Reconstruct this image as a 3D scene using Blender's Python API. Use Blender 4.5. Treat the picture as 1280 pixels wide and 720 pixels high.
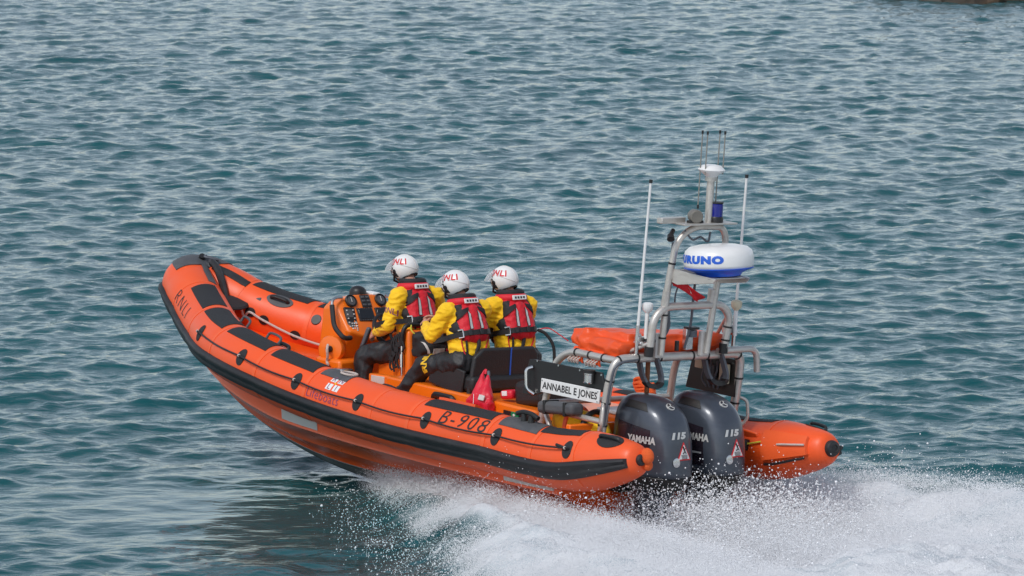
import bpy, bmesh, math, random
import numpy as np
from mathutils import Vector, Matrix, Euler, noise as mnoise
from mathutils.bvhtree import BVHTree

# ------------------------------------------------------------------ clearing
for o in list(bpy.data.objects):
    bpy.data.objects.remove(o)
scene = bpy.context.scene
COL = scene.collection
R = math.radians
rng = np.random.default_rng(7)
random.seed(7)

# ------------------------------------------------------------------ camera
cam_d = bpy.data.cameras.new('camera')
cam_d.sensor_width = 36.0
cam_d.lens = 7100 * 36 / 1280
cam_d.clip_start = 0.5
cam_d.clip_end = 20000
cam = bpy.data.objects.new('camera', cam_d)
COL.objects.link(cam)
cam.location = (-1.9765, -49.3458, 8.6956)
cam.rotation_euler = (R(90 - 7.3179), 0, 0)
cam_d.dof.use_dof = True
cam_d.dof.focus_distance = 50.5
cam_d.dof.aperture_fstop = 12.0
scene.camera = cam

# ------------------------------------------------------------------ sky, sun, exposure
SUN_EL, SUN_AZ = 50.0, 215.0          # compass-like: direction the light comes from, clockwise from +Y
w = bpy.data.worlds.new('World')
scene.world = w
w.use_nodes = True
nt = w.node_tree
nt.nodes.clear()
wo = nt.nodes.new('ShaderNodeOutputWorld')
bg = nt.nodes.new('ShaderNodeBackground')
sky = nt.nodes.new('ShaderNodeTexSky')
sky.sky_type = 'NISHITA'
sky.sun_disc = False
sky.sun_elevation = R(SUN_EL)
sky.sun_rotation = R(SUN_AZ)
sky.air_density = 1.0
sky.dust_density = 1.0
sky.ozone_density = 1.5
hs = nt.nodes.new('ShaderNodeHueSaturation')   # cloud cover: the blue of the clear sky mostly gone
hs.inputs['Saturation'].default_value = 0.55
nt.links.new(sky.outputs[0], hs.inputs['Color'])
nt.links.new(hs.outputs[0], bg.inputs['Color'])
bg.inputs['Strength'].default_value = 0.115
nt.links.new(bg.outputs[0], wo.inputs['Surface'])

sun_d = bpy.data.lights.new('sun', 'SUN')
sun_d.energy = 1.3
sun_d.angle = R(14)
sun_d.color = (1.0, 0.96, 0.9)
sun = bpy.data.objects.new('sun', sun_d)
COL.objects.link(sun)
az, el = R(SUN_AZ), R(SUN_EL)
sdir = Vector((math.sin(az) * math.cos(el), math.cos(az) * math.cos(el), math.sin(el)))
sun.rotation_euler = sdir.to_track_quat('Z', 'Y').to_euler()

scene.view_settings.view_transform = 'Standard'
scene.view_settings.look = 'None'
scene.view_settings.exposure = 0.4
scene.view_settings.gamma = 1.0
scene.view_settings.use_curve_mapping = False
scene.render.engine = 'CYCLES'
scene.cycles.max_bounces = 8
scene.cycles.transparent_max_bounces = 16

# ------------------------------------------------------------------ material helpers
def nodes_of(name):
    m = bpy.data.materials.new(name)
    m.use_nodes = True
    t = m.node_tree
    return m, t, t.nodes['Principled BSDF']

def mat(name, col, rough=0.5, metal=0.0, var=0.12, scale=6.0, bump=0.0, bscale=60.0, coat=0.0,
        spec=0.5, dirt=None, dirt_amt=0.0, sheen=0.0, detail=5.0):
    """procedural paint / fabric / metal: noise-broken colour and roughness, fine bump, optional stain colour"""
    m, t, b = nodes_of(name)
    L = t.links.new
    tc = t.nodes.new('ShaderNodeTexCoord')
    n = t.nodes.new('ShaderNodeTexNoise')
    n.inputs['Scale'].default_value = scale
    n.inputs['Detail'].default_value = detail
    n.inputs['Roughness'].default_value = 0.6
    L(tc.outputs['Object'], n.inputs['Vector'])
    mx = t.nodes.new('ShaderNodeMix')
    mx.data_type = 'RGBA'
    mx.inputs[6].default_value = tuple(c * (1 - var) for c in col) + (1,)
    mx.inputs[7].default_value = tuple(min(1, c * (1 + var)) for c in col) + (1,)
    L(n.outputs['Fac'], mx.inputs[0])
    out = mx.outputs[2]
    if dirt is not None:
        n2 = t.nodes.new('ShaderNodeTexNoise')
        n2.inputs['Scale'].default_value = scale * 0.45
        n2.inputs['Detail'].default_value = 8
        n2.inputs['Roughness'].default_value = 0.7
        mp = t.nodes.new('ShaderNodeMapping')
        mp.inputs['Scale'].default_value = (0.6, 1, 2.2)
        L(tc.outputs['Object'], mp.inputs['Vector'])
        L(mp.outputs[0], n2.inputs['Vector'])
        cr = t.nodes.new('ShaderNodeValToRGB')
        cr.color_ramp.elements[0].position = 0.48
        cr.color_ramp.elements[0].color = (0, 0, 0, 1)
        cr.color_ramp.elements[1].position = 0.75
        cr.color_ramp.elements[1].color = (dirt_amt,) * 3 + (1,)
        L(n2.outputs['Fac'], cr.inputs[0])
        m2 = t.nodes.new('ShaderNodeMix')
        m2.data_type = 'RGBA'
        m2.inputs[7].default_value = tuple(dirt) + (1,)
        L(cr.outputs[0], m2.inputs[0])
        L(out, m2.inputs[6])
        out = m2.outputs[2]
    L(out, b.inputs['Base Color'])
    mr = t.nodes.new('ShaderNodeMapRange')
    mr.inputs['To Min'].default_value = max(0.02, rough * 0.8)
    mr.inputs['To Max'].default_value = min(1, rough * 1.2)
    L(n.outputs['Fac'], mr.inputs['Value'])
    L(mr.outputs[0], b.inputs['Roughness'])
    b.inputs['Metallic'].default_value = metal
    b.inputs['Specular IOR Level'].default_value = spec
    b.inputs['Coat Weight'].default_value = coat
    b.inputs['Coat Roughness'].default_value = 0.08
    b.inputs['Sheen Weight'].default_value = sheen
    if bump:
        n3 = t.nodes.new('ShaderNodeTexNoise')
        n3.inputs['Scale'].default_value = bscale
        n3.inputs['Detail'].default_value = 4
        L(tc.outputs['Object'], n3.inputs['Vector'])
        bp = t.nodes.new('ShaderNodeBump')
        bp.inputs['Strength'].default_value = bump
        bp.inputs['Distance'].default_value = 0.01
        L(n3.outputs['Fac'], bp.inputs['Height'])
        L(bp.outputs[0], b.inputs['Normal'])
    return m

def link(name, me, material, parent=None, smooth=True):
    o = bpy.data.objects.new(name, me)
    COL.objects.link(o)
    if material is not None:
        for mm in (material if isinstance(material, (list, tuple)) else [material]):
            me.materials.append(mm)
    if parent is not None:
        o.parent = parent
    if smooth and len(me.polygons):
        me.polygons.foreach_set('use_smooth', np.ones(len(me.polygons), dtype=bool))
    return o

def tag(o, label=None, cat=None, group=None, kind=None):
    for k, v in (('label', label), ('category', cat), ('group', group), ('kind', kind)):
        if v:
            o[k] = v
    return o

# ================================================================== THE SEA
def graded(lo, d0, d1, n_dense, far_neg, far_pos, s_near, s_far, growth=1.045, wide=24.0):
    """coordinates: spacing s_near..s_far between d0 and d1, then growing to the far ends"""
    a = [d0]
    while a[-1] < d1:
        f = (a[-1] - d0) / (d1 - d0)
        a.append(a[-1] + s_near + (s_far - s_near) * f)
    s = s_far
    while a[-1] < far_pos:
        s *= growth if a[-1] < d1 + wide else 1.4
        a.append(a[-1] + s)
    b = [d0]
    s = s_near
    while b[-1] > far_neg:
        s *= growth if b[-1] > d0 - wide else 1.4
        b.append(b[-1] - s)
    return np.array(b[:0:-1] + a)

def fft_waves(N, Lm, kp, slope_rms, wdir, spread, seed, kmin=0.0, kmax=1e9, chop=0.7):
    r = np.random.default_rng(seed)
    k1 = np.fft.fftfreq(N, d=Lm / N) * 2 * np.pi
    KX, KY = np.meshgrid(k1, k1, indexing='ij')
    K = np.hypot(KX, KY)
    K[0, 0] = 1e-6
    th = np.arctan2(KY, KX) - wdir
    D = np.abs(np.cos(th)) ** spread + 0.06
    S = K ** -3.6 * np.exp(-(kp / K) ** 2.0) * D
    S[(K < kmin) | (K > kmax)] = 0
    S[0, 0] = 0
    A = np.sqrt(S) * (r.normal(size=K.shape) + 1j * r.normal(size=K.shape))
    sx = np.fft.ifft2(1j * KX * A).real
    sy = np.fft.ifft2(1j * KY * A).real
    g = slope_rms / math.sqrt((sx ** 2 + sy ** 2).mean())
    h = np.fft.ifft2(A).real * g
    dx = np.fft.ifft2(-1j * KX / K * A).real * g * chop
    dy = np.fft.ifft2(-1j * KY / K * A).real * g * chop
    return np.stack([h, -dx, -dy], -1).astype(np.float32)

def sample_tile(F, Lm, X, Y):
    N = F.shape[0]
    u = (X / Lm * N) % N
    v = (Y / Lm * N) % N
    i = np.floor(u).astype(int)
    j = np.floor(v).astype(int)
    fu = (u - i)[..., None]
    fv = (v - j)[..., None]
    i %= N
    j %= N
    i2 = (i + 1) % N
    j2 = (j + 1) % N
    return (F[i, j] * (1 - fu) + F[i2, j] * fu) * (1 - fv) + (F[i, j2] * (1 - fu) + F[i2, j2] * fu) * fv

def vnoise(X, Y, seed=0):
    """smooth value noise on a lattice of unit spacing"""
    r = np.random.default_rng(seed)
    T = r.random((256, 256)).astype(np.float32)
    i = np.floor(X).astype(int)
    j = np.floor(Y).astype(int)
    f = X - i
    g = Y - j
    f = f * f * (3 - 2 * f)
    g = g * g * (3 - 2 * g)
    a = T[i % 256, j % 256]
    b = T[(i + 1) % 256, j % 256]
    c = T[i % 256, (j + 1) % 256]
    d = T[(i + 1) % 256, (j + 1) % 256]
    return (a * (1 - f) + b * f) * (1 - g) + (c * (1 - f) + d * f) * g

def fbm(X, Y, seed=0, octaves=5, gain=0.55):
    s = 0
    a = 1.0
    t = 0
    for k in range(octaves):
        s = s + a * vnoise(X * 2 ** k + 17.3 * k, Y * 2 ** k - 9.1 * k, seed + k)
        t += a
        a *= gain
    return s / t

FWD = np.array([-0.6236, 0.7812])        # the boat's heading on the water
PRT = np.array([-0.7812, -0.6236])       # its port side

def wake(X, Y):
    """0..1 white water: along the planing hull, and widening behind the transom"""
    a = X * FWD[0] + Y * FWD[1]          # metres ahead of the transom
    b = X * PRT[0] + Y * PRT[1]          # metres to port
    n = fbm(a * 0.5 + 30, b * 1.3 + 30, 3) - 0.5
    n2 = fbm(a * 1.4 + 30, b * 4.0 + 30, 11) - 0.5
    # half-width of the white band: nothing ahead of the entry point, widening towards the stern and behind
    s = np.clip(5.2 - a, 0, None)
    half = 0.05 + 0.70 * s ** 0.88
    edge = half - np.abs(b) + n * np.minimum(1.8, .5 + s * .35) + n2 * 0.5
    m = np.clip(edge / 0.8, 0, 1) * (0.30 + 0.70 * np.clip((4.0 - a) / 2.8, 0, 1)) * np.clip((5.2 - a) / .8, 0, 1)
    return m * np.clip((a + 40) / 25, 0, 1)

def sea_height(X, Y, fade):
    w1 = sample_tile(TILE1, 61.0, X, Y)
    w2 = sample_tile(TILE2, 13.7, X, Y)
    gust = 0.55 + 0.9 * fbm(X * 0.11, Y * 0.07, 61, 4)
    swell = 0.80 + 0.40 * fbm(X * 0.06 + 40, Y * 0.05, 71, 3)
    # smoother water beside the bow, in the lee of the hull
    a = X * FWD[0] + Y * FWD[1]
    b = X * PRT[0] + Y * PRT[1]
    global LEE
    LEE = lee = np.exp(-((a - 4.3) / 2.5) ** 2 - ((b - 2.1) / 1.9) ** 2)
    return w1 * (fade * swell * (1 - 0.80 * lee))[..., None] + w2 * (fade * gust * (1 - 0.90 * lee))[..., None]

TILE1 = fft_waves(1024, 61.0, 2 * np.pi / 1.35, 0.132, R(90 + 14), 0.8, 21, kmin=0.5, kmax=2 * np.pi / 0.35)
TILE2 = fft_waves(512, 13.7, 2 * np.pi / 0.45, 0.13, R(90 - 20), 1.0, 5, kmin=2 * np.pi / 0.8, kmax=2 * np.pi / 0.11)

gx = graded(None, -12.0, 12.0, None, -5000, 5000, 0.040, 0.040, wide=22)
gy = graded(None, -3.0, 66.0, None, -3000, 8000, 0.037, 0.125, wide=30)
X, Y = np.meshgrid(gx, gy, indexing='ij')
dX = np.gradient(gx)[:, None]
dY = np.gradient(gy)[None, :]
fade = np.clip(1.35 - np.maximum(dX, dY) / 0.95, 0, 1) * np.ones_like(X)
wv = sea_height(X, Y, fade)
foam = wake(X, Y) * np.clip(fade, 0, 1)
lump = (fbm(X * 3.2, Y * 3.2, 31, 5, 0.6) - 0.42) * 0.26 * foam
# wash thrown up along both edges of the wake and the hump behind the transom
wa_ = X * FWD[0] + Y * FWD[1]
wb_ = X * PRT[0] + Y * PRT[1]
ws_ = np.clip(5.6 - wa_, 0, 12)
wh_ = 0.10 + 0.68 * ws_ ** 0.85
wash = 0.34 * np.clip(ws_ / 4, 0, 1) * np.exp(-((np.abs(wb_) - wh_ * 0.72) / (0.20 * wh_ + .05)) ** 2) * np.clip((wa_ + 14) / 8, 0, 1)
wash += 0.30 * np.exp(-((wa_ + 2.2) / 1.3) ** 2 - (wb_ / 1.2) ** 2)
wash -= 0.18 * np.exp(-((wa_ + .3) / 1.1) ** 2 - (wb_ / .9) ** 2)
wash *= 0.55 + 0.9 * fbm(X * 1.4, Y * 1.4, 77, 4)
Z = wv[..., 0] * (1 - 0.5 * foam) + lump + wash * np.clip(fade, 0, 1)
XX = X + wv[..., 1]
YY = Y + wv[..., 2]
nx, ny = X.shape
me = bpy.data.meshes.new('sea')
co = np.stack([XX, YY, Z], -1).reshape(-1, 3).astype(np.float32)
me.vertices.add(len(co))
me.vertices.foreach_set('co', co.ravel())
I, J = np.meshgrid(np.arange(nx - 1), np.arange(ny - 1), indexing='ij')
q = np.stack([I * ny + J, (I + 1) * ny + J, (I + 1) * ny + J + 1, I * ny + J + 1], -1).reshape(-1, 4).astype(np.int32)
me.loops.add(q.size)
me.loops.foreach_set('vertex_index', q.ravel())
me.polygons.add(len(q))
me.polygons.foreach_set('loop_start', np.arange(0, q.size, 4, dtype=np.int32))
me.polygons.foreach_set('loop_total', np.full(len(q), 4, dtype=np.int32))
at = me.attributes.new('foam', 'FLOAT', 'POINT')
at.data.foreach_set('value', foam.reshape(-1).astype(np.float32))
at = me.attributes.new('coarse', 'FLOAT', 'POINT')
at.data.foreach_set('value', (1 - fade).reshape(-1).astype(np.float32))
at = me.attributes.new('calm', 'FLOAT', 'POINT')
at.data.foreach_set('value', LEE.reshape(-1).astype(np.float32))
me.update(calc_edges=True)
print('sea quads', len(q))

def water_material():
    m, t, b = nodes_of('sea_water')
    L = t.links.new
    tc = t.nodes.new('ShaderNodeTexCoord')
    # body colour: upwelling teal, a little patchy
    n0 = t.nodes.new('ShaderNodeTexNoise')
    n0.inputs['Scale'].default_value = 0.25
    n0.inputs['Detail'].default_value = 3
    L(tc.outputs['Object'], n0.inputs['Vector'])
    mx = t.nodes.new('ShaderNodeMix')
    mx.data_type = 'RGBA'
    mx.inputs[6].default_value = (0.001, 0.057, 0.066, 1)
    mx.inputs[7].default_value = (0.002, 0.094, 0.103, 1)
    L(n0.outputs['Fac'], mx.inputs[0])
    # ripples
    mp = t.nodes.new('ShaderNodeMapping')
    mp.inputs['Rotation'].default_value = (0, 0, R(12))
    mp.inputs['Scale'].default_value = (0.55, 1.0, 1.0)
    L(tc.outputs['Object'], mp.inputs['Vector'])
    n1 = t.nodes.new('ShaderNodeTexNoise')
    n1.inputs['Scale'].default_value = 7.0
    n1.inputs['Detail'].default_value = 5
    n1.inputs['Distortion'].default_value = 0.6
    L(mp.outputs[0], n1.inputs['Vector'])
    bp = t.nodes.new('ShaderNodeBump')
    bp.inputs['Strength'].default_value = 0.9
    bp.inputs['Distance'].default_value = 0.02
    ca = t.nodes.new('ShaderNodeAttribute')
    ca.attribute_name = 'calm'
    cm = t.nodes.new('ShaderNodeMapRange')
    cm.inputs['To Min'].default_value = 0.9
    cm.inputs['To Max'].default_value = 0.25
    L(ca.outputs['Fac'], cm.inputs['Value'])
    L(cm.outputs[0], bp.inputs['Strength'])
    # beyond the modelled waves the same chop goes on as relief only
    fa = t.nodes.new('ShaderNodeAttribute')
    fa.attribute_name = 'coarse'
    nf = t.nodes.new('ShaderNodeTexNoise')
    nf.inputs['Scale'].default_value = 1.3
    nf.inputs['Detail'].default_value = 4
    L(mp.outputs[0], nf.inputs['Vector'])
    bf = t.nodes.new('ShaderNodeBump')
    bf.inputs['Distance'].default_value = 0.22
    L(fa.outputs['Fac'], bf.inputs['Strength'])
    L(nf.outputs['Fac'], bf.inputs['Height'])
    L(bf.outputs[0], bp.inputs['Normal'])
    L(n1.outputs['Fac'], bp.inputs['Height'])
    L(bp.outputs[0], b.inputs['Normal'])
    L(mx.outputs[2], b.inputs['Base Color'])
    b.inputs['Roughness'].default_value = 0.03
    b.inputs['IOR'].default_value = 1.333
    # white water where the wake attribute says so, broken up by noise
    fo = t.nodes.new('ShaderNodeAttribute')
    fo.attribute_name = 'foam'
    n2 = t.nodes.new('ShaderNodeTexNoise')
    n2.inputs['Scale'].default_value = 2.6
    n2.inputs['Detail'].default_value = 9
    n2.inputs['Roughness'].default_value = 0.72
    mw = t.nodes.new('ShaderNodeMapping')
    mw.inputs['Rotation'].default_value = (0, 0, R(51.4))
    mw.inputs['Scale'].default_value = (0.45, 1.6, 1.0)
    L(tc.outputs['Object'], mw.inputs['Vector'])
    L(mw.outputs[0], n2.inputs['Vector'])
    ma = t.nodes.new('ShaderNodeMath')
    ma.operation = 'MULTIPLY_ADD'
    L(fo.outputs['Fac'], ma.inputs[0])
    ma.inputs[1].default_value = 1.25
    L(n2.outputs['Fac'], ma.inputs[2])
    mr = t.nodes.new('ShaderNodeMapRange')
    mr.interpolation_type = 'SMOOTHSTEP'
    mr.inputs['From Min'].default_value = 0.72
    mr.inputs['From Max'].default_value = 1.62
    L(ma.outputs[0], mr.inputs['Value'])
    fb = t.nodes.new('ShaderNodeBsdfPrincipled')
    n4 = t.nodes.new('ShaderNodeTexNoise')
    n4.inputs['Scale'].default_value = 1.7
    n4.inputs['Detail'].default_value = 7
    n4.inputs['Roughness'].default_value = 0.68
    L(mw.outputs[0], n4.inputs['Vector'])
    fr = t.nodes.new('ShaderNodeValToRGB')
    fr.color_ramp.elements[0].position = 0.32
    fr.color_ramp.elements[0].color = (0.55, 0.63, 0.68, 1)
    fr.color_ramp.elements[1].position = 0.54
    fr.color_ramp.elements[1].color = (0.84, 0.86, 0.89, 1)
    L(n4.outputs['Fac'], fr.inputs[0])
    L(fr.outputs[0], fb.inputs['Base Color'])
    fb.inputs['Roughness'].default_value = 0.8
    bp2 = t.nodes.new('ShaderNodeBump')
    bp2.inputs['Strength'].default_value = 0.8
    bp2.inputs['Distance'].default_value = 0.05
    n3 = t.nodes.new('ShaderNodeTexNoise')
    n3.inputs['Scale'].default_value = 22
    n3.inputs['Detail'].default_value = 6
    n3.inputs['Roughness'].default_value = 0.75
    L(tc.outputs['Object'], n3.inputs['Vector'])
    L(n3.outputs['Fac'], bp2.inputs['Height'])
    L(bp2.outputs[0], fb.inputs['Normal'])
    ms = t.nodes.new('ShaderNodeMixShader')
    L(mr.outputs[0], ms.inputs[0])
    L(b.outputs[0], ms.inputs[1])
    L(fb.outputs[0], ms.inputs[2])
    L(ms.outputs[0], t.nodes['Material Output'].inputs['Surface'])
    return m

sea = link('sea', me, water_material())
tag(sea, 'choppy teal sea water with pale reflections and a white wake', 'sea', kind='structure')

# ================================================================== FAR ROCKS
def rocks():
    m = mat('wet_brown_rock', (0.040, 0.030, 0.020), 0.6, var=0.5, scale=2.0, bump=0.8, bscale=6, dirt=(0.11, 0.06, 0.025), dirt_amt=0.8)
    e = bpy.data.objects.new('breakwater', None)
    COL.objects.link(e)
    e.location = (6.5, 63.3, 0)
    tag(e, 'low dark brown rocks of a breakwater at the far edge of the water', 'breakwater')
    base = []
    for k in range(6):
        bm = bmesh.new()
        bmesh.ops.create_icosphere(bm, subdivisions=3, radius=1.0)
        for v in bm.verts:
            n = mnoise.noise(v.co * 1.1 + Vector((k * 7.1, 0, 3))) * .45 + mnoise.noise(v.co * 3.0 + Vector((k * 3.3, 5, 0))) * .14
            v.co *= 1 + n
        me = bpy.data.meshes.new('boulder')
        bm.to_mesh(me)
        bm.free()
        me.materials.append(m)
        base.append(me)
    r = random.Random(4)
    for i in range(64):
        f = i / 63
        t = -0.5 + 15 * f
        for row in range(1):
            o = bpy.data.objects.new('boulder', base[r.randrange(6)])
            COL.objects.link(o)
            o.parent = e
            back = r.uniform(0, 3.2) * min(1, .25 + f * 3)
            o.location = (t - 1.2 + r.uniform(-.2, .2), -.45 - t * .50 + 1.1 + back, -.12 + .20 * back * r.uniform(.5, 1))
            s_ = r.uniform(.35, .75) * (.6 + .4 * min(1, f * 4))
            o.scale = (s_ * 1.3, s_, s_ * .75)
            o.rotation_euler = (r.uniform(-.3, .3), r.uniform(-.3, .3), r.uniform(0, 6))
rocks()

# ================================================================== mesh tools
def rot_to(d):
    """3x3 whose third column is d"""
    d = np.asarray(d, float)
    d = d / np.linalg.norm(d)
    a = np.array([1.0, 0, 0]) if abs(d[0]) < 0.9 else np.array([0, 1.0, 0])
    x = np.cross(a, d)
    x /= np.linalg.norm(x)
    return np.stack([x, np.cross(d, x), d], 1)

def eul(rx=0, ry=0, rz=0):
    return np.array(Euler((R(rx), R(ry), R(rz))).to_matrix())

def fillet(P, rad, n=6):
    """polyline with its inner corners rounded"""
    P = [np.asarray(p, float) for p in P]
    out = [P[0]]
    for i in range(1, len(P) - 1):
        a, b, c = P[i - 1], P[i], P[i + 1]
        da, dc = a - b, c - b
        la, lc = np.linalg.norm(da), np.linalg.norm(dc)
        r = min(rad, la * 0.49, lc * 0.49)
        p, q_ = b + da / la * r, b + dc / lc * r
        for t in np.linspace(0, 1, n):
            out.append((1 - t) ** 2 * p + 2 * t * (1 - t) * b + t * t * q_)
    out.append(P[-1])
    return np.array(out)

def smooth_path(P, n=8):
    """Catmull-Rom through the points"""
    P = np.asarray(P, float)
    Q = np.vstack([2 * P[0] - P[1], P, 2 * P[-1] - P[-2]])
    out = []
    for i in range(1, len(Q) - 2):
        for t in np.linspace(0, 1, n, endpoint=False):
            a, b, c, d = Q[i - 1], Q[i], Q[i + 1], Q[i + 2]
            out.append(0.5 * ((2 * b) + (c - a) * t + (2 * a - 5 * b + 4 * c - d) * t * t + (3 * b - a - 3 * c + d) * t ** 3))
    out.append(P[-1])
    return np.array(out)

class G:
    """collects shapes and links them as ONE mesh object"""
    def __init__(s):
        s.v, s.f, s.n, s.mi = [], [], 0, []
    def add(s, v, f, mi=0):
        v = np.asarray(v, float).reshape(-1, 3)
        s.v.append(v)
        for q_ in f:
            s.f.append([i + s.n for i in q_])
            s.mi.append(mi)
        s.n += len(v)
        return s
    def box(s, c, size, rot=None, mi=0):
        h = np.asarray(size, float) / 2
        v = np.array([[x, y, z] for x in (-1, 1) for y in (-1, 1) for z in (-1, 1)]) * h
        if rot is not None:
            v = v @ np.asarray(rot).T
        return s.add(v + np.asarray(c, float), [(0, 1, 3, 2), (4, 6, 7, 5), (0, 4, 5, 1), (2, 3, 7, 6), (0, 2, 6, 4), (1, 5, 7, 3)], mi)
    def rings(s, rg, cap=True, closed=True, mi=0):
        rg = np.asarray(rg, float)
        m, n = rg.shape[:2]
        f = []
        for i in range(m - 1):
            for j in range(n if closed else n - 1):
                k = (j + 1) % n
                f.append((i * n + j, i * n + k, (i + 1) * n + k, (i + 1) * n + j))
        if cap and closed:
            f.append(tuple(range(n - 1, -1, -1)))
            f.append(tuple((m - 1) * n + j for j in range(n)))
        return s.add(rg, f, mi)
    def tube(s, P, r, n=10, cap=True, mi=0, flat=None):
        P = np.asarray(P, float)
        T = np.gradient(P, axis=0)
        T /= np.linalg.norm(T, axis=1)[:, None] + 1e-12
        M0 = rot_to(T[0])
        x = M0[:, 0]
        rg = []
        r = np.broadcast_to(r, (len(P),))
        a = np.linspace(0, 2 * np.pi, n, endpoint=False)
        for p, t, rr in zip(P, T, r):
            x = x - t * (x @ t)
            x /= np.linalg.norm(x)
            y = np.cross(t, x)
            rg.append(p + rr * (np.cos(a)[:, None] * x + np.sin(a)[:, None] * y))
        return s.rings(rg, cap, mi=mi)
    def cyl(s, p0, p1, r0, r1=None, n=16, mi=0):
        r1 = r0 if r1 is None else r1
        p0, p1 = np.asarray(p0, float), np.asarray(p1, float)
        M0 = rot_to(p1 - p0)
        a = np.linspace(0, 2 * np.pi, n, endpoint=False)
        c = np.cos(a)[:, None] * M0[:, 0] + np.sin(a)[:, None] * M0[:, 1]
        return s.rings([p0 + r0 * c, p1 + r1 * c], mi=mi)
    def lathe(s, prof, o, axis=(0, 0, 1), n=24, mi=0):
        M0 = rot_to(axis)
        a = np.linspace(0, 2 * np.pi, n, endpoint=False)
        c = np.cos(a)[:, None] * M0[:, 0] + np.sin(a)[:, None] * M0[:, 1]
        return s.rings([np.asarray(o) + max(r, 1e-4) * c + h * M0[:, 2] for r, h in prof], mi=mi)
    def ell(s, c, rad, rot=None, nu=20, nv=12, mi=0):
        rg = []
        for v in np.linspace(-np.pi / 2 + 0.02, np.pi / 2 - 0.02, nv):
            a = np.linspace(0, 2 * np.pi, nu, endpoint=False)
            rg.append(np.stack([np.cos(a) * np.cos(v), np.sin(a) * np.cos(v), np.full(nu, np.sin(v))], 1) * np.asarray(rad))
        rg = np.array(rg)
        if rot is not None:
            rg = rg @ np.asarray(rot).T
        return s.rings(rg + np.asarray(c, float), mi=mi)
    def prism(s, poly, thick, mi=0):
        """polygon (3-D points) pushed along a vector"""
        P = np.asarray(poly, float)
        n = len(P)
        Q = P + np.asarray(thick, float)
        f = [tuple(range(n - 1, -1, -1)), tuple(range(n, 2 * n))]
        f += [(i, (i + 1) % n, n + (i + 1) % n, n + i) for i in range(n)]
        return s.add(np.vstack([P, Q]), f, mi)
    def sheet(s, S, T, mi=0):
        """two matching grids (outer S, inner T) closed into a thin solid"""
        S, T = np.asarray(S, float), np.asarray(T, float)
        m, n = S.shape[:2]
        f = []
        o = m * n
        for i in range(m - 1):
            for j in range(n - 1):
                a, b, c, d = i * n + j, (i + 1) * n + j, (i + 1) * n + j + 1, i * n + j + 1
                f.append((a, b, c, d))
                f.append((o + d, o + c, o + b, o + a))
        loop = [i * n for i in range(m)] + [(m - 1) * n + j for j in range(1, n)] + [i * n + n - 1 for i in range(m - 2, -1, -1)] + [j for j in range(n - 2, 0, -1)]
        for k in range(len(loop)):
            a, b = loop[k], loop[(k + 1) % len(loop)]
            f.append((b, a, o + a, o + b))
        return s.add(np.vstack([S.reshape(-1, 3), T.reshape(-1, 3)]), f, mi)
    def mesh(s, name, sharp=35):
        me = bpy.data.meshes.new(name)
        V = np.vstack(s.v)
        me.from_pydata(V.tolist(), [], s.f)
        if any(s.mi):
            me.polygons.foreach_set('material_index', s.mi)
        bm = bmesh.new()
        bm.from_mesh(me)
        bmesh.ops.recalc_face_normals(bm, faces=bm.faces)
        bm.to_mesh(me)
        bm.free()
        me.polygons.foreach_set('use_smooth', np.ones(len(me.polygons), dtype=bool))
        if sharp:
            me.set_sharp_from_angle(angle=R(sharp))
        return me
    def build(s, name, material, parent=None, sharp=35, bevel=0.0, seg=2, sub=0):
        o = link(name, s.mesh(name, sharp), material, parent, smooth=False)
        if bevel:
            md = o.modifiers.new('bevel', 'BEVEL')
            md.width = bevel
            md.segments = seg
            md.limit_method = 'ANGLE'
            md.angle_limit = R(30)
        if sub:
            md = o.modifiers.new('sub', 'SUBSURF')
            md.levels = md.render_levels = sub
        return o

def empty(name, loc=(0, 0, 0), parent=None):
    o = bpy.data.objects.new(name, None)
    COL.objects.link(o)
    o.location = loc
    o.empty_display_size = 0.2
    if parent is not None:
        o.parent = parent
    return o

def copy_tree(o, parent=None):
    c_ = o.copy()
    COL.objects.link(c_)
    if parent is not None:
        c_.parent = parent
    for ch in list(o.children):
        copy_tree(ch, c_)
    return c_

def lettering(name, s, size, fn, material, parent, bold=0.0, shear=0.0, xs=1.0, spacing=1.0, cut=0.03, thick=0.0):
    """flat lettering laid on a surface: fn(u, v) -> 3-D, u along the words from their centre, v up"""
    cu = bpy.data.curves.new(name, 'FONT')
    cu.body = s
    cu.size = size
    cu.align_x = 'CENTER'
    cu.align_y = 'CENTER'
    cu.offset = bold
    cu.shear = shear
    cu.space_character = spacing
    cu.resolution_u = 3
    t = bpy.data.objects.new(name, cu)
    me = bpy.data.meshes.new_from_object(t)
    bpy.data.objects.remove(t)
    bm = bmesh.new()
    bm.from_mesh(me)
    bmesh.ops.triangulate(bm, faces=bm.faces)
    for _ in range(3):
        es = [e for e in bm.edges if e.calc_length() > cut]
        if not es:
            break
        bmesh.ops.subdivide_edges(bm, edges=es, cuts=1, use_grid_fill=False)
        bmesh.ops.triangulate(bm, faces=bm.faces)
    for v in bm.verts:
        v.co = Vector(fn(v.co.x * xs, v.co.y))
    bm.to_mesh(me)
    bm.free()
    me.name = name
    return link(name, me, material, parent)

def plane_map(o, ud, vd, off=(0, 0, 0)):
    o, ud, vd = (np.asarray(a, float) for a in (o, ud, vd))
    ud = ud / np.linalg.norm(ud)
    vd = vd / np.linalg.norm(vd)
    off = np.asarray(off, float)
    return lambda u, v: o + u * ud + v * vd + off

def bvh_of(o):
    dg = bpy.context.evaluated_depsgraph_get()
    e = o.evaluated_get(dg)
    me = e.to_mesh()
    b = BVHTree.FromPolygons([v.co.copy() for v in me.vertices], [tuple(p.vertices) for p in me.polygons])
    e.to_mesh_clear()
    return b

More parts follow.
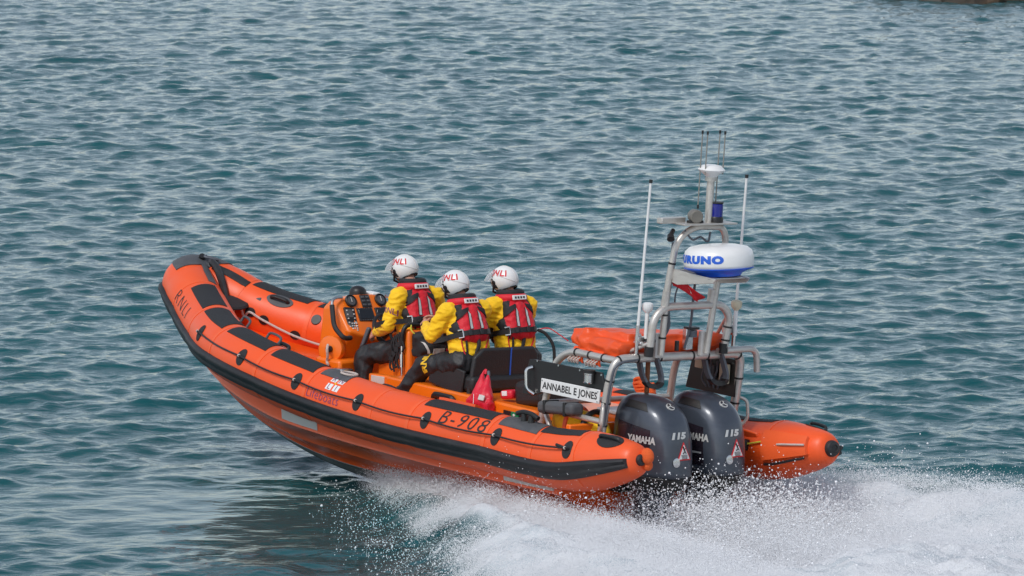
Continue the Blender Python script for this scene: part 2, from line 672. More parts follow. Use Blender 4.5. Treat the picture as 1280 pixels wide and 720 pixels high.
def on_surface(bvh, o, ud, vd, off=0.003, back=0.5):
    """map flat shapes onto a solid by dropping them along the normal of their plane"""
    o, ud, vd = (np.asarray(a, float) for a in (o, ud, vd))
    ud = ud / np.linalg.norm(ud)
    vd = vd - ud * (vd @ ud)
    vd = vd / np.linalg.norm(vd)
    nd = np.cross(ud, vd)
    def fn(u, v, lift=0.0):
        p = o + ud * u + vd * v
        h, nrm, _, _ = bvh.ray_cast(Vector(p + nd * back), Vector(-nd), back * 2.2)
        if h is None:
            h, nrm, _, _ = bvh.find_nearest(Vector(p))
        if nrm.dot(Vector(nd)) < 0:
            nrm = -nrm
        return np.array(h) + np.array(nrm) * (off + lift)
    return fn

def decal(name, outline, fn, material, parent, lift=0.004, n=10, sharp=40):
    """a thin piece laid on a surface: outline = 4 corners (u, v) of a quad patch"""
    a, b, c, d = [np.asarray(p, float) for p in outline]
    S, T = [], []
    for s_ in np.linspace(0, 1, n):
        rs, rt = [], []
        for t_ in np.linspace(0, 1, n):
            p = (a * (1 - s_) + b * s_) * (1 - t_) + (d * (1 - s_) + c * s_) * t_
            rs.append(fn(p[0], p[1], lift))
            rt.append(fn(p[0], p[1], -0.004))
        S.append(rs)
        T.append(rt)
    return G().sheet(S, T).build(name, material, parent, sharp)

def blob(name, prims, material, parent, voxel=0.01, smooth=3, wrinkle=0.0, wscale=14.0, stretch=(1, 1, 1), colour=None, seed=0):
    """one continuous skin round tapered limbs and ellipsoids (voxel union, then smoothed)"""
    g = G()
    for p in prims:
        if p[0] == 'c':                                   # capsule: p0, r0, p1, r1
            _, p0, r0, p1, r1 = p
            p0, p1 = np.asarray(p0, float), np.asarray(p1, float)
            d = p1 - p0
            L_ = np.linalg.norm(d) + 1e-9
            M0 = rot_to(d)
            prof = []
            for a in np.linspace(-np.pi / 2 + 0.05, 0, 5):
                prof.append((r0 * math.cos(a), r0 * math.sin(a)))
            for a in np.linspace(0, np.pi / 2 - 0.05, 5):
                prof.append((r1 * math.cos(a), L_ + r1 * math.sin(a)))
            g.lathe(prof, p0, d, n=16)
        elif p[0] == 'e':                                 # ellipsoid: centre, radii, rotation
            g.ell(p[1], p[2], p[3] if len(p) > 3 else None, 20, 14)
        elif p[0] == 'b':
            g.box(p[1], p[2], p[3] if len(p) > 3 else None)
    o = g.build(name, None, None, sharp=0)
    md = o.modifiers.new('r', 'REMESH')
    md.mode = 'VOXEL'
    md.voxel_size = voxel
    md.use_smooth_shade = True
    dg = bpy.context.evaluated_depsgraph_get()
    me = bpy.data.meshes.new_from_object(o.evaluated_get(dg))
    old = o.data
    bpy.data.objects.remove(o)
    bpy.data.meshes.remove(old)
    bm = bmesh.new()
    bm.from_mesh(me)
    for _ in range(smooth):
        bmesh.ops.smooth_vert(bm, verts=bm.verts, factor=0.5, use_axis_x=True, use_axis_y=True, use_axis_z=True)
    if wrinkle:
        bm.normal_update()
        st = Vector(stretch)
        sv = Vector((seed * 3.7, seed * 1.3, seed * 2.1))
        mv = []
        for v in bm.verts:
            p = Vector((v.co.x * st.x, v.co.y * st.y, v.co.z * st.z)) * wscale + sv
            a = 1 - abs(mnoise.noise(p))
            b = mnoise.noise(p * 2.3 + sv)
            mv.append((v, v.normal * (wrinkle * ((a - 0.75) * 1.6 + 0.35 * b))))
        for v, d in mv:
            v.co += d
    if colour:
        for f in bm.faces:
            f.material_index = colour(f.calc_center_median(), f.normal)
    bm.to_mesh(me)
    bm.free()
    me.name = name
    return link(name, me, material, parent)

# ================================================================== MATERIALS
TUBE = mat('orange_hypalon', (0.88, 0.098, 0.014), 0.40, var=0.07, scale=2.2, bump=0.10, bscale=220, dirt=(0.80, 0.15, 0.06), dirt_amt=0.4)
SEAM = mat('orange_tape', (0.88, 0.118, 0.026), 0.45, var=0.08, scale=5)
HULLM = mat('orange_gelcoat', (0.90, 0.105, 0.007), 0.28, var=0.10, scale=1.6, coat=0.25, dirt=(0.50, 0.13, 0.04), dirt_amt=0.22)
GRP = mat('console_orange', (0.90, 0.18, 0.006), 0.36, var=0.06, scale=4, coat=0.15, dirt=(0.55, 0.14, 0.03), dirt_amt=0.3)
KEELM = mat('grey_keel_paint', (0.20, 0.22, 0.22), 0.5, var=0.3, scale=3, dirt=(0.28, 0.16, 0.07), dirt_amt=0.5)
RUB = mat('black_rubber', (0.016, 0.016, 0.018), 0.5, var=0.25, scale=9, bump=0.12, bscale=90, dirt=(0.05, 0.05, 0.05), dirt_amt=0.6)
PAD = mat('anti_slip_grey', (0.030, 0.031, 0.034), 0.75, var=0.2, scale=12, bump=0.6, bscale=260, spec=0.3)
GREYRUB = mat('grey_rubber', (0.075, 0.078, 0.085), 0.6, var=0.25, scale=10, bump=0.25, bscale=140, dirt=(0.16, 0.15, 0.14), dirt_amt=0.5)
ALU = mat('aluminium_tube', (0.60, 0.57, 0.53), 0.40, metal=0.62, var=0.10, scale=18, bump=0.08, bscale=200, dirt=(0.33, 0.29, 0.25), dirt_amt=0.5)
STEEL = mat('stainless_steel', (0.60, 0.60, 0.60), 0.22, metal=1.0, var=0.06, scale=20)
WHITE = mat('white_gelcoat', (0.80, 0.80, 0.79), 0.32, var=0.03, scale=5, coat=0.2, dirt=(0.62, 0.60, 0.55), dirt_amt=0.35)
CREAM = mat('cream_plastic', (0.62, 0.55, 0.40), 0.45, var=0.06)
BLUE = mat('blue_plastic', (0.012, 0.10, 0.62), 0.35, var=0.05, coat=0.1)
BLUEINK = mat('blue_ink', (0.02, 0.12, 0.60), 0.5, var=0.05)
NAVY = mat('navy_lamp', (0.012, 0.018, 0.22), 0.15, var=0.1, coat=0.5)
COWL = mat('cowl_blue_grey', (0.056, 0.068, 0.090), 0.32, metal=0.3, var=0.12, scale=6, coat=0.3, dirt=(0.12, 0.13, 0.15), dirt_amt=0.45)
COWL2 = mat('cowl_dark_panel', (0.026, 0.020, 0.030), 0.26, metal=0.3, var=0.12, scale=6, coat=0.4)
BLACK = mat('black_plastic', (0.014, 0.014, 0.015), 0.42, var=0.2, scale=14, bump=0.05)
VINYL = mat('black_vinyl', (0.017, 0.017, 0.018), 0.5, var=0.25, scale=7, bump=0.3, bscale=70)
SILVER = mat('silver_print', (0.62, 0.62, 0.60), 0.4, metal=0.3, var=0.05)
REFL = mat('reflective_tape', (0.60, 0.58, 0.55), 0.38, var=0.08, scale=14)
INK = mat('black_ink', (0.022, 0.020, 0.022), 0.6, var=0.3, scale=30)
PALEINK = mat('faded_mauve_ink', (0.26, 0.055, 0.14), 0.6, var=0.25, scale=30)
REDINK = mat('red_ink', (0.62, 0.02, 0.03), 0.5, var=0.05)
YELINK = mat('yellow_print', (0.80, 0.50, 0.02), 0.6, var=0.05)
YEL = mat('yellow_drysuit', (1.0, 0.57, 0.004), 0.75, var=0.07, scale=9, bump=0.3, bscale=45, sheen=0.1, dirt=(0.80, 0.40, 0.006), dirt_amt=0.2)
REDF = mat('red_lifejacket', (0.66, 0.006, 0.020), 0.6, var=0.10, scale=14, bump=0.35, bscale=55, sheen=0.1)
BLKF = mat('black_webbing', (0.014, 0.014, 0.016), 0.7, var=0.25, scale=30, bump=0.3, bscale=160)
TRO = mat('black_trousers', (0.016, 0.017, 0.019), 0.55, var=0.25, scale=10, bump=0.4, bscale=40)
SKIN = mat('skin', (0.55, 0.27, 0.19), 0.5, var=0.08, scale=20)
HAIR = mat('brown_hair', (0.06, 0.03, 0.015), 0.6, var=0.3, scale=60, bump=0.5, bscale=200)
FLAGRED = mat('red_flag_cloth', (0.62, 0.012, 0.02), 0.7, var=0.08, bump=0.2)
BAGRED = mat('red_dry_bag', (0.66, 0.012, 0.035), 0.45, var=0.10, scale=12, bump=0.3, bscale=50)
ORCLOTH = mat('orange_pvc_cloth', (0.80, 0.085, 0.012), 0.42, var=0.10, scale=6, bump=0.35, bscale=30)
ROPEW = mat('white_rope', (0.62, 0.52, 0.47), 0.8, var=0.25, scale=90, bump=0.8, bscale=200)
ROPEO = mat('orange_rope', (0.80, 0.12, 0.02), 0.8, var=0.2, scale=90, bump=0.8, bscale=200)
CABLE = mat('grey_cable', (0.10, 0.11, 0.13), 0.5, var=0.2)
RODM = mat('rod_grey', (0.28, 0.26, 0.23), 0.45, metal=0.3, var=0.1)
GREEN = mat('green_sign', (0.0, 0.22, 0.08), 0.4, var=0.05)
YELROPE = mat('yellow_rope', (0.62, 0.55, 0.05), 0.7, var=0.2)

def glass_material():
    m, t, b = nodes_of('clear_visor')
    b.inputs['Base Color'].default_value = (0.93, 0.95, 0.96, 1)
    b.inputs['Roughness'].default_value = 0.12
    b.inputs['IOR'].default_value = 1.12
    b.inputs['Transmission Weight'].default_value = 0.80
    b.inputs['Coat Weight'].default_value = 0.5
    return m
VISOR = glass_material()
def screen_material():
    m, t, b = nodes_of('dark_screen')
    b.inputs['Base Color'].default_value = (0.012, 0.014, 0.018, 1)
    b.inputs['Roughness'].default_value = 0.12
    return m
SCREEN = screen_material()

# ================================================================== THE LIFEBOAT
# boat frame: x ahead of the sponson tips, y to port, z up (0 = deck)
BM = Matrix(((-0.62359, -0.77945, 0.05993, -0.0090), (0.78116, -0.62427, 0.00882, -0.0013), (0.03054, 0.05231, 0.99816, 0.7303), (0, 0, 0, 1)))
boat = empty('rescue_boat')
boat.matrix_world = BM
tag(boat, 'orange inflatable rescue boat planing with its bow lifted, grey twin outboards at the stern', 'lifeboat')

CP = np.array([(0, 1.11, .155), (.4, 1.11, .085), (.85, 1.11, .015), (2, 1.11, 0), (3.5, 1.11, 0), (4.5, 1.115, .05), (5.2, 1.10, .115), (5.9, 1.035, .19),
               (6.5, .86, .235), (7.1, .58, .30), (7.6, .355, .40), (8.0, .20, .535), (8.22, .08, .60), (8.27, 0, .605)])
RT = 0.268
def herm(xs, ys, x):
    m = np.gradient(ys, xs)
    i = np.clip(np.searchsorted(xs, x) - 1, 0, len(xs) - 2)
    h = xs[i + 1] - xs[i]
    t = (x - xs[i]) / h
    return ys[i] * (2 * t ** 3 - 3 * t ** 2 + 1) + m[i] * h * (t ** 3 - 2 * t ** 2 + t) + ys[i + 1] * (-2 * t ** 3 + 3 * t ** 2) + m[i + 1] * h * (t ** 3 - t ** 2)
SLn = np.r_[0, np.cumsum(np.linalg.norm(np.diff(CP, axis=0), axis=1))]
STOT = SLn[-1]
def cen(u):
    return np.stack([herm(SLn, CP[:, k], np.asarray(u, float)) for k in range(3)], -1)
SEAMS = [7.95, 7.13, 6.25, 5.37, 4.56, 3.55, 2.99, 1.88, 1.22, 0.62]
def trad(u):
    u = np.asarray(u, float)
    r = RT * np.clip(.4 + .6 * np.clip(u / .6, 0, 1) ** .6, 0, 1)
    for s_ in SEAMS:
        r = r - 0.007 * np.exp(-((u - s_) / 0.07) ** 2)
    return r
def tframe(u):
    e = .02
    T = cen(np.minimum(u + e, STOT)) - cen(np.maximum(u - e, 0))
    T /= np.linalg.norm(T, axis=-1)[..., None]
    N = np.cross([0, 0, 1.], T)
    N /= np.linalg.norm(N, axis=-1)[..., None]
    return T, N, np.cross(T, N)
def surf(u, a, side=1, off=0.0):
    """point on the collar: u metres from the sponson tip, a degrees (0 outboard, 90 top, 180 inboard)"""
    u = np.asarray(u, float)
    a = np.radians(np.asarray(a, float))
    T, N, B = tframe(u)
    Q = cen(u) + (trad(u) + off)[..., None] * (N * np.cos(a)[..., None] + B * np.sin(a)[..., None])
    return Q * [1, side, 1]

# ---- collar
us = np.concatenate([np.linspace(0, .7, 14), np.linspace(.75, 7.3, 132), np.linspace(7.34, STOT, 34)])
A = np.linspace(0, 360, 49)[:-1]
port = surf(us[:, None], A[None, :])
stbd = surf(us[:, None], A[None, :], -1)[::-1][1:]
G().rings(np.vstack([port, stbd]), cap=True).build('inflatable_collar', TUBE, boat, sharp=60)

def conform(u0, u1, a0, a1, side=1, thick=0.006, nu=12, na=8, taper=0.0, skew=0.0):
    """closed thin pad lying on the collar"""
    S, T = [], []
    for i, f in enumerate(np.linspace(0, 1, nu)):
        aa = np.linspace(a0 + taper * f, a1 - taper * f, na)
        uu = u0 + (u1 - u0) * f + skew * np.linspace(-1, 1, na)
        S.append(surf(uu, aa, side, thick))
        T.append(surf(uu, aa, side, -0.006))
    return S, T
def pad(name, m, u0, u1, a0, a1, side=1, **k):
    S, T = conform(u0, u1, a0, a1, side, **k)
    return G().sheet(S, T).build(name, m, boat)

for side in (1, -1):
    for s_ in SEAMS:
        if s_ in (7.95, 3.55):
            pad('seam_band', SEAM, s_ - .018, s_ + .018, -55, 200, side, thick=0.0035, nu=4, na=40)
            continue
        pad('seam_band', SEAM, s_ - .022, s_ + .022, -55, 200, side, thick=0.0045, nu=4, na=40)
    for u0, u1, a0, a1 in ((7.86, 7.19, 60, 116), (7.07, 6.33, 60, 116), (6.18, 5.44, 60, 112), (5.31, 4.62, 56, 112), (2.92, 1.95, 58, 112), (1.26, .66, 60, 108)):
        pad('anti_slip_pad', PAD, u0, u1, a0, a1, side, skew=0.03)
    pad('cleat_pad', GREYRUB, 4.52, 4.12, 60, 112, side, skew=0.03)
    pad('cleat_pad', GREYRUB, 1.82, 1.28, 52, 104, side, skew=0.03)
    # mooring cleats standing on their pads
    for uc, ac in ((1.55, 84),):
        p = surf(uc, ac, side, 0.0)
        T, N, B = tframe(np.array(uc))
        T = T * [1, side, 1]
        up = surf(uc, ac, side, 0.1) - p
        up /= np.linalg.norm(up)
        g = G()
        g.cyl(p - T * .05, p - T * .05 + up * .07, .035, .022).cyl(p + T * .05, p + T * .05 + up * .07, .035, .022)
        g.tube(smooth_path([p - T * .15 + up * .055, p - T * .07 + up * .08, p + up * .085, p + T * .07 + up * .08, p + T * .15 + up * .055]), .022)
        g.build('mooring_cleat', BLACK, boat)
    # ring of pale rope round the forward pad
    p = surf(4.24, 92, side, 0.012)
    T, N, B = tframe(np.array(4.24))
    T = T * [1, side, 1]
    nrm = surf(4.24, 92, side, .1) - p
    nrm /= np.linalg.norm(nrm)
    b_ = np.cross(nrm, T)
    ring = [p + .085 * (math.cos(t) * T + .8 * math.sin(t) * b_) for t in np.linspace(0, 2 * np.pi, 25)]
    G().tube(ring, .011, 8).build('rope_ring', ROPEW, boat)
    # outboard lifeline with its oval anchors
    anchors = []
    for k, uu in enumerate((6.62, 5.63, 4.71, 3.76, 2.74, 1.72, .70)):
        aa = 26
        c0 = surf(uu, aa, side, .004)
        T, N, B = tframe(np.array(uu))
        T = T * [1, side, 1]
        nrm = surf(uu, aa, side, .1) - surf(uu, aa, side, 0)
        nrm /= np.linalg.norm(nrm)
        v_ = np.cross(nrm, T)
        S, Tn = [], []
        ru, ra = .060, 18.0
        for rr in np.linspace(0.02, 1, 5):
            t = np.linspace(0, 2 * np.pi, 25)
            S.append(surf(uu + ru * rr * np.cos(t), aa + ra * rr * np.sin(t), side, .007))
            Tn.append(surf(uu + ru * rr * np.cos(t), aa + ra * rr * np.sin(t), side, -.006))
        d_ = G().sheet(S, Tn).build('lifeline_anchor', PAD, boat)
        G().tube(smooth_path([c0 - T * .03 + nrm * .004, c0 - T * .02 + nrm * .03, c0 + T * .02 + nrm * .03, c0 + T * .03 + nrm * .004]), .009, 8).build('loop', BLACK, d_)
        G().ell(c0 + nrm * .028, (.016, .016, .016)).build('knot', ROPEW, d_)
        anchors.append(c0 + nrm * .026)
    rope = []
    for a_, b_ in zip(anchors[:-1], anchors[1:]):
        for t in np.linspace(0, 1, 9)[:-1]:
            p = a_ * (1 - t) + b_ * t
            # keep the line outside the tube where it curves
            uu = np.interp(t, [0, 1], [0, 1])
            p = p + np.array([0, side * .012, -.018]) * math.sin(math.pi * t)
            rope.append(p)
    rope.append(anchors[-1])
    # push out any point that would cut the collar
    uq = np.linspace(0, STOT, 900)
    cq = cen(uq) * [1, side, 1]
    for i, p in enumerate(rope):
        j = np.argmin(((cq - p) ** 2).sum(1))
        d = p - cq[j]
        need = trad(uq[j]) + .012
        ln = np.linalg.norm(d)
        if ln < need:
            rope[i] = cq[j] + d / ln * need
    G().tube(rope, .0085, 8).build('lifeline', BLACK, boat)
    G().cyl(rope[-1], rope[-1] + np.array([.12, 0, .012]), .013).build('lifeline_splice', BLACK, boat)
    # handle pads on top of the sponson tips
    S, Tn = [], []
    for rr in np.linspace(0.02, 1, 5):
        t = np.linspace(0, 2 * np.pi, 25)
        S.append(surf(.27 + .14 * rr * np.cos(t), 62 + 26 * rr * np.sin(t), side, .008))
        Tn.append(surf(.27 + .14 * rr * np.cos(t), 62 + 26 * rr * np.sin(t), side, -.006))
    hp = G().sheet(S, Tn).build('handle_patch', PAD, boat)
    hpts = [surf(u_, 62, side, o_) for u_, o_ in ((.39, .0), (.36, .035), (.18, .035), (.15, .0))]
    G().tube(smooth_path(hpts), .016, 8).build('strap', BLACK, hp)
    # black end cap
    tip = cen(0.0) * [1, side, 1]
    kq = .66 if side < 0 else .45
    G().lathe([(r_ * kq, h_ * kq) for r_, h_ in ((.09, -.03), (.112, -.02), (.115, .03), (.10, .07), (.055, .085), (.05, .07))], tip, (-1, 0, .12), 20).build('end_cap', RUB, boat)

# ---- inboard fittings on the collar (grab handles, dots, lacing patches)
def grab_handle(uc, ac, side, length=.30):
    S, Tn = [], []
    for rr in np.linspace(0.02, 1, 5):
        t = np.linspace(0, 2 * np.pi, 25)
        S.append(surf(uc + length / 2 * rr * np.cos(t), ac + 15 * rr * np.sin(t), side, .008))
        Tn.append(surf(uc + length / 2 * rr * np.cos(t), ac + 15 * rr * np.sin(t), side, -.006))
    o = G().sheet(S, Tn).build('grab_handle', GREYRUB, boat)
    G().tube(smooth_path([surf(uc + d, ac, side, h) for d, h in ((-.10, 0), (-.07, .04), (.07, .04), (.10, 0))]), .02, 8).build('strap', BLACK, o)
for uc, ac in ((7.50, 131), (5.6, 140), (2.0, 120), (3.9, 135)):
    grab_handle(uc, ac, -1)
    grab_handle(uc, 180 - ac + 92, 1) if uc < 7 else None
for side in (1, -1):
    for uc, ac in ((7.04, 150), (5.0, 150)):
        p = surf(uc, ac, side)
        q_ = surf(uc, ac, side, .1)
        G().cyl(p, p + (q_ - p) * .08, .055, .05).build('valve', BLACK, boat)

# ---- rubbing strake round the outside: two black ridges on a broad black base
sec = [(-34, -.004), (-34, .010), (-31, .022), (-26, .030), (-21, .026), (-18, .020), (-15, .026), (-9, .042), (-4, .038), (0, .020), (1, -.004)]
ul = np.concatenate([np.linspace(.03, .7, 16), np.linspace(.76, 7.3, 100), np.linspace(7.34, STOT, 30)])
def strake(side):
    out = []
    for u_ in ul:
        lift = 8.0 * np.clip(1 - u_ / .8, 0, 1)
        out.append([surf(np.array(u_), np.array(a_ + lift), side, o_) for a_, o_ in sec])
    return np.array(out)
G().rings(np.vstack([strake(1), strake(-1)[::-1][1:]]), cap=True).build('rubbing_strake', RUB, boat, sharp=50)

# ---- nose pad, bow straps
S, Tn = [], []
for a_ in np.linspace(50, 150, 16):
    row, row2 = [], []
    for k in np.linspace(-1, 1, 25):
        uu = STOT - .27 * abs(k) ** .8 * (1.0 if a_ < 95 else 1.0 - .5 * (a_ - 95) / 55)
        sd = 1 if k >= 0 else -1
        row.append(surf(np.array(uu), np.array(a_), sd, .010))
        row2.append(surf(np.array(uu), np.array(a_), sd, -.008))
    S.append(row)
    Tn.append(row2)
G().sheet(S, Tn).build('nose_pad', GREYRUB, boat, sharp=60)
for side in (1, -1):
    pad('bow_strap', GREYRUB, 8.40, 7.97, 108, 124, side, thick=.009, taper=-2) if side > 0 else pad('bow_strap', RUB, 8.36, 7.93, 112, 130, side, thick=.009)
G().tube(smooth_path([(7.98, .0, .84), (7.90, .0, .80), (7.80, .0, .68), (7.71, .0, .52), (7.64, .0, .40)]), .038, 8).build('bow_strap', RUB, boat)
G().lathe([(.02, -.10), (.03, 0), (.17, .0), (.175, .012), (.16, .028), (.05, .036)], (7.62, .0, .485), (-.30, .10, 1), 28).build('bow_plate', PAD, boat)
G().box((7.46, -.20, .50), (.11, .07, .09), eul(20, 10, 30)).build('bow_block', GREYRUB, boat, bevel=.012)
G().cyl((8.16, .0, .84), (8.12, .02, .89), .035, .03).build('bow_lamp', BLACK, boat)
G().tube(smooth_path([(8.2, .05, .85), (8.13, -.03, .89), (8.06, .03, .885), (8.0, -.08, .86), (8.08, -.12, .85)]), .010, 6).build('bow_lashing', CABLE, boat)
# inboard lines: pale rope run through black patches on both sides
for side in (1, -1):
    P = [(7.50, .03 * side, .46), (7.52, side * .09, .36)]
    RP = ((7.74, 176), (7.58, 182), (7.22, 194), (6.85, 200), (6.2, 196), (5.6, 190), (5.1, 186))
    for uc, ac in RP:
        P.append(surf(uc, ac, side, .018))
    line = G().tube(smooth_path(P, 6), .012, 8).build('inboard_rope', ROPEW, boat)
    for uc, ac in RP[:6]:
        S, Tn = [], []
        for rr in np.linspace(0.02, 1, 4):
            t = np.linspace(0, 2 * np.pi, 19)
            S.append(surf(uc + .055 * rr * np.cos(t), ac + 10 * rr * np.sin(t), side, .008))
            Tn.append(surf(uc + .055 * rr * np.cos(t), ac + 10 * rr * np.sin(t), side, -.006))
        G().sheet(S, Tn).build('rope_patch', BLACK, boat)
# metal loops standing on the port side inboard
for x_ in (6.45, 5.72):
    j = np.argmin(abs(cen(uq)[:, 0] - x_))
    p = [surf(np.array(uq[j] + d), np.array(122.0), 1, h) for d, h in ((-.12, 0), (-.10, .07), (.10, .07), (.12, 0))]
    G().tube(smooth_path(p), .013, 8).build('grab_loop', GREYRUB, boat)

# ---- lettering on the port and starboard tubes
def tube_text(s, u0, a0, size, m, side, bold=.004, xs=1.0, shear=0.0, name='lettering', spacing=1.0, rot=0.0):
    def fn(x, y):
        r_ = RT
        xr = x * math.cos(rot) - y * math.sin(rot)
        yr = x * math.sin(rot) + y * math.cos(rot)
        return surf(np.array(u0 - xr * side), np.array(a0 + math.degrees(yr / r_)), side, .004)
    return lettering(name, s, size, fn, m, boat, bold=bold, xs=xs, shear=shear, spacing=spacing)
for side in (1, -1):
    tube_text('RNLI', 7.66, 26, .19, INK, side, bold=-.003, xs=1.25, spacing=1.3)
    tube_text('B-908', 2.24, 39, .205, INK, side, bold=-.001, xs=1.15, shear=.12, spacing=1.25)
    tube_text('Lifeboats', 4.27, 14, .125, PALEINK, side, bold=-.001, spacing=1.1)
    for dx in (-.052, .052):
        for da in (-9.5, 9.5):
            q_ = pad('flag_print', WHITE, 4.19 + dx - .040, 4.19 + dx + .040, 48 + da - 7, 48 + da + 7, side, thick=.003, nu=3, na=3)
            lettering('flag_letter', {(-1, -1): 'I', (-1, 1): 'N', (1, -1): 'L', (1, 1): 'R'}[(int(np.sign(dx * side)), int(np.sign(da)))], .085,
                      (lambda x, y, dx=dx, da=da: surf(np.array(4.19 + dx - x * side), np.array(48 + da + math.degrees(y / RT)), side, .0055)), PALEINK, q_)
    pad('flag_cross', YELINK, 4.18, 4.20, 46, 50, side, thick=.003, nu=3, na=3)

# ---- rigid hull under the collar
KX = np.array([1.16, 2, 3.5, 4.6, 5.5, 6.1, 6.7, 7.2, 7.7, 8.02, 8.16])
KZ = np.array([-.86, -.88, -.885, -.885, -.865, -.80, -.68, -.53, -.30, -.02, .30])
CY = np.array([.98, .99, .99, .99, .97, .90, .76, .58, .36, .17, .06])
CZ = np.array([-.36, -.37, -.37, -.35, -.30, -.22, -.12, -.02, .10, .23, .36])
TY = np.array([1.05, 1.06, 1.06, 1.06, 1.04, .96, .79, .58, .35, .17, .06])
TZ = np.array([-.14, -.15, -.15, -.13, -.04, .04, .11, .18, .28, .38, .45])
def hull_section(x):
    k, cy, cz, ty, tz = (float(herm(KX, a_, np.array(x))) for a_ in (KZ, CY, CZ, TY, TZ))
    pts = [(ty, tz), (cy + .035, cz + .035), (cy + .04, cz + .012), (cy, cz)]
    for f in (.86, .70, .68, .665, .46, .36, .34, .325, .17, .09):
        y = cy * f
        z = cz + (k - cz) * (1 - f) ** (1.0 if x < 5 else 1.0 - .12 * min(1, (x - 5) / 2))
        if f in (.68, .34):
            z -= .022
        pts.append((y, z))
    pts.append((0.012, k))
    return np.array([(x, y, z) for y, z in pts])
hx = np.concatenate([np.linspace(1.16, 5, 34), np.linspace(5.1, 8.16, 46)])
HS = np.array([hull_section(x) for x in hx])
hull_rg = np.concatenate([HS, HS[:, ::-1] * [1, -1, 1]], 1)
hull = G().rings(hull_rg, cap=True).build('hull', HULLM, boat, sharp=40)
# grey keel band, proud of the hull
kb, kb2 = [], []
for s_ in HS:
    row = [s_[-5], s_[-4], s_[-3], s_[-2], s_[-1]]
    row = np.array(row + [r_ * [1, -1, 1] for r_ in row[::-1]])
    kb.append(row + [0, 0, -.006])
    kb2.append(row + [0, 0, .02])
G().sheet(kb, kb2).build('keel_band', KEELM, hull, sharp=40)
# reflective tapes on the topsides below the tube
def hull_strip(x0, x1, f0, f1, name='reflective_tape'):
    S, Tn = [], []
    for x in np.linspace(x0, x1, 8):
        s_ = hull_section(x)
        row = []
        for f in np.linspace(f0, f1, 4):
            a_, b_ = s_[0], s_[1]
            row.append(a_ + (b_ - a_) * f)
        row = np.array(row)
        S.append(row + [0, .008, -.001])
        Tn.append(row - [0, .01, -.006])
    return G().sheet(S, Tn).build(name, REFL, hull)
hull_strip(5.32, 4.75, .50, .98)
hull_strip(1.95, 1.25, .50, .98)
# transom
G().box((1.20, 0, -.02), (.06, 1.9, .60)).build('transom', GRP, boat, bevel=.01)

# ---- deck and inner liner
dk = []
for x in np.concatenate([np.linspace(1.2, 5.2, 20), np.linspace(5.4, 7.75, 16)]):
    wdt = float(np.interp(x, [1, 5.2, 5.9, 6.5, 7.1, 7.6, 7.8], [1.0, 1.0, .92, .73, .45, .22, .12]))
    z = float(np.interp(x, [1, 5.2, 6.0, 7.0, 7.8], [-.02, -.02, -.02, .02, .16]))
    dk.append([(x, y, z) for y in np.linspace(-wdt, wdt, 12)])
dk = np.array(dk)
G().sheet(dk, dk - [0, 0, .04]).build('deck', GRP, boat)

# ================================================================== CONSOLE, SEATS
def part(g, name, m, parent=None, **k):
    return g.build(name, m, boat if parent is None else parent, **k)
def pipe(name, P, r, m=None, rad=.09, parent=None, n=12):
    return part(G().tube(fillet(P, rad), r, n), name, m or ALU, parent)

# steering console: faceted moulding with a sloping instrument face
def console_section(y):
    k = abs(y) / .33
    drop = .10 * max(0, k - .62) / .38
    return [(5.93 - .05 * k, -.03), (5.93 - .08 * k, .34), (5.82, .80 - drop), (5.63, .84 - drop), (5.37 + .02 * k, .44 + .10 * max(0, (k - .1))),
            (5.42 + .03 * k, .37 + .06 * k), (5.50, .20), (5.52, -.03)]
sec_ = [np.array([(x, y, z) for x, z in console_section(y)]) for y in (-.33, -.30, -.25, -.12, 0, .12, .25, .30, .33)]
sec_[0][:, 0] = sec_[0][:, 0] * .9 + 5.75 * .1
sec_[-1][:, 0] = sec_[-1][:, 0] * .9 + 5.75 * .1
console = part(G().rings(sec_), 'steering_console', GRP, bevel=.018, seg=3, sharp=45)
# instrument face frame: u to starboard, v up the slope
fo_ = np.array([5.505, 0, .645])
fv = np.array([.26, 0, .40])
fv /= np.linalg.norm(fv)
fu = np.array([0, -1.10, 0])
fn_ = np.cross(fu, fv)
fn_ = fn_ if fn_[0] < 0 else -fn_
def face(u, v, h=0.0):
    return fo_ + fu * u + fv * v + fn_ * h
def plate(name, u, v, w_, h_, m, t=.012, parent=None, rot=0.0):
    cr_, sr_ = math.cos(rot), math.sin(rot)
    P = [face(u + (a * cr_ - b * sr_), v + (a * sr_ + b * cr_), -.01) for a, b in ((-w_ / 2, -h_ / 2), (w_ / 2, -h_ / 2), (w_ / 2, h_ / 2), (-w_ / 2, h_ / 2))]
    return part(G().prism(P, fn_ * (t + .01)), name, m, parent or console, bevel=.004)
for u in (-.16, .16):
    g = G().lathe([(.062, 0), (.064, .022), (.056, .028), (.052, .016), (.0, .016)], face(u, .165), fn_, 24)
    d_ = part(g, 'gauge', BLACK, console)
    part(G().lathe([(.046, .016), (.046, .020), (.0, .021)], face(u, .165), fn_, 20), 'dial', GREYRUB, console)
    part(G().prism([face(u - .004, .150, .0225), face(u + .004, .150, .0225), face(u + .002, .20, .0225), face(u - .002, .20, .0225)], fn_ * .002), 'needle', REFL, console)
plate('switch_panel', 0, .16, .10, .13, BLACK)
for i in range(3):
    for k in range(2):
        plate('switch', -.025 + .05 * k, .12 + .04 * i, .034, .022, GREYRUB, .018)
for u, w_ in ((-.045, .17), (.155, .17)):
    plate('screen_frame', u, .02, w_, .135, BLACK, .016)
    plate('screen', u, .02, w_ - .03, .10, SCREEN, .018)
    for a in np.linspace(-w_ / 2 + .01, w_ / 2 - .01, 7):
        for b in (-.061, .061):
            plate('screw', u + a, .02 + b, .007, .007, STEEL, .019)
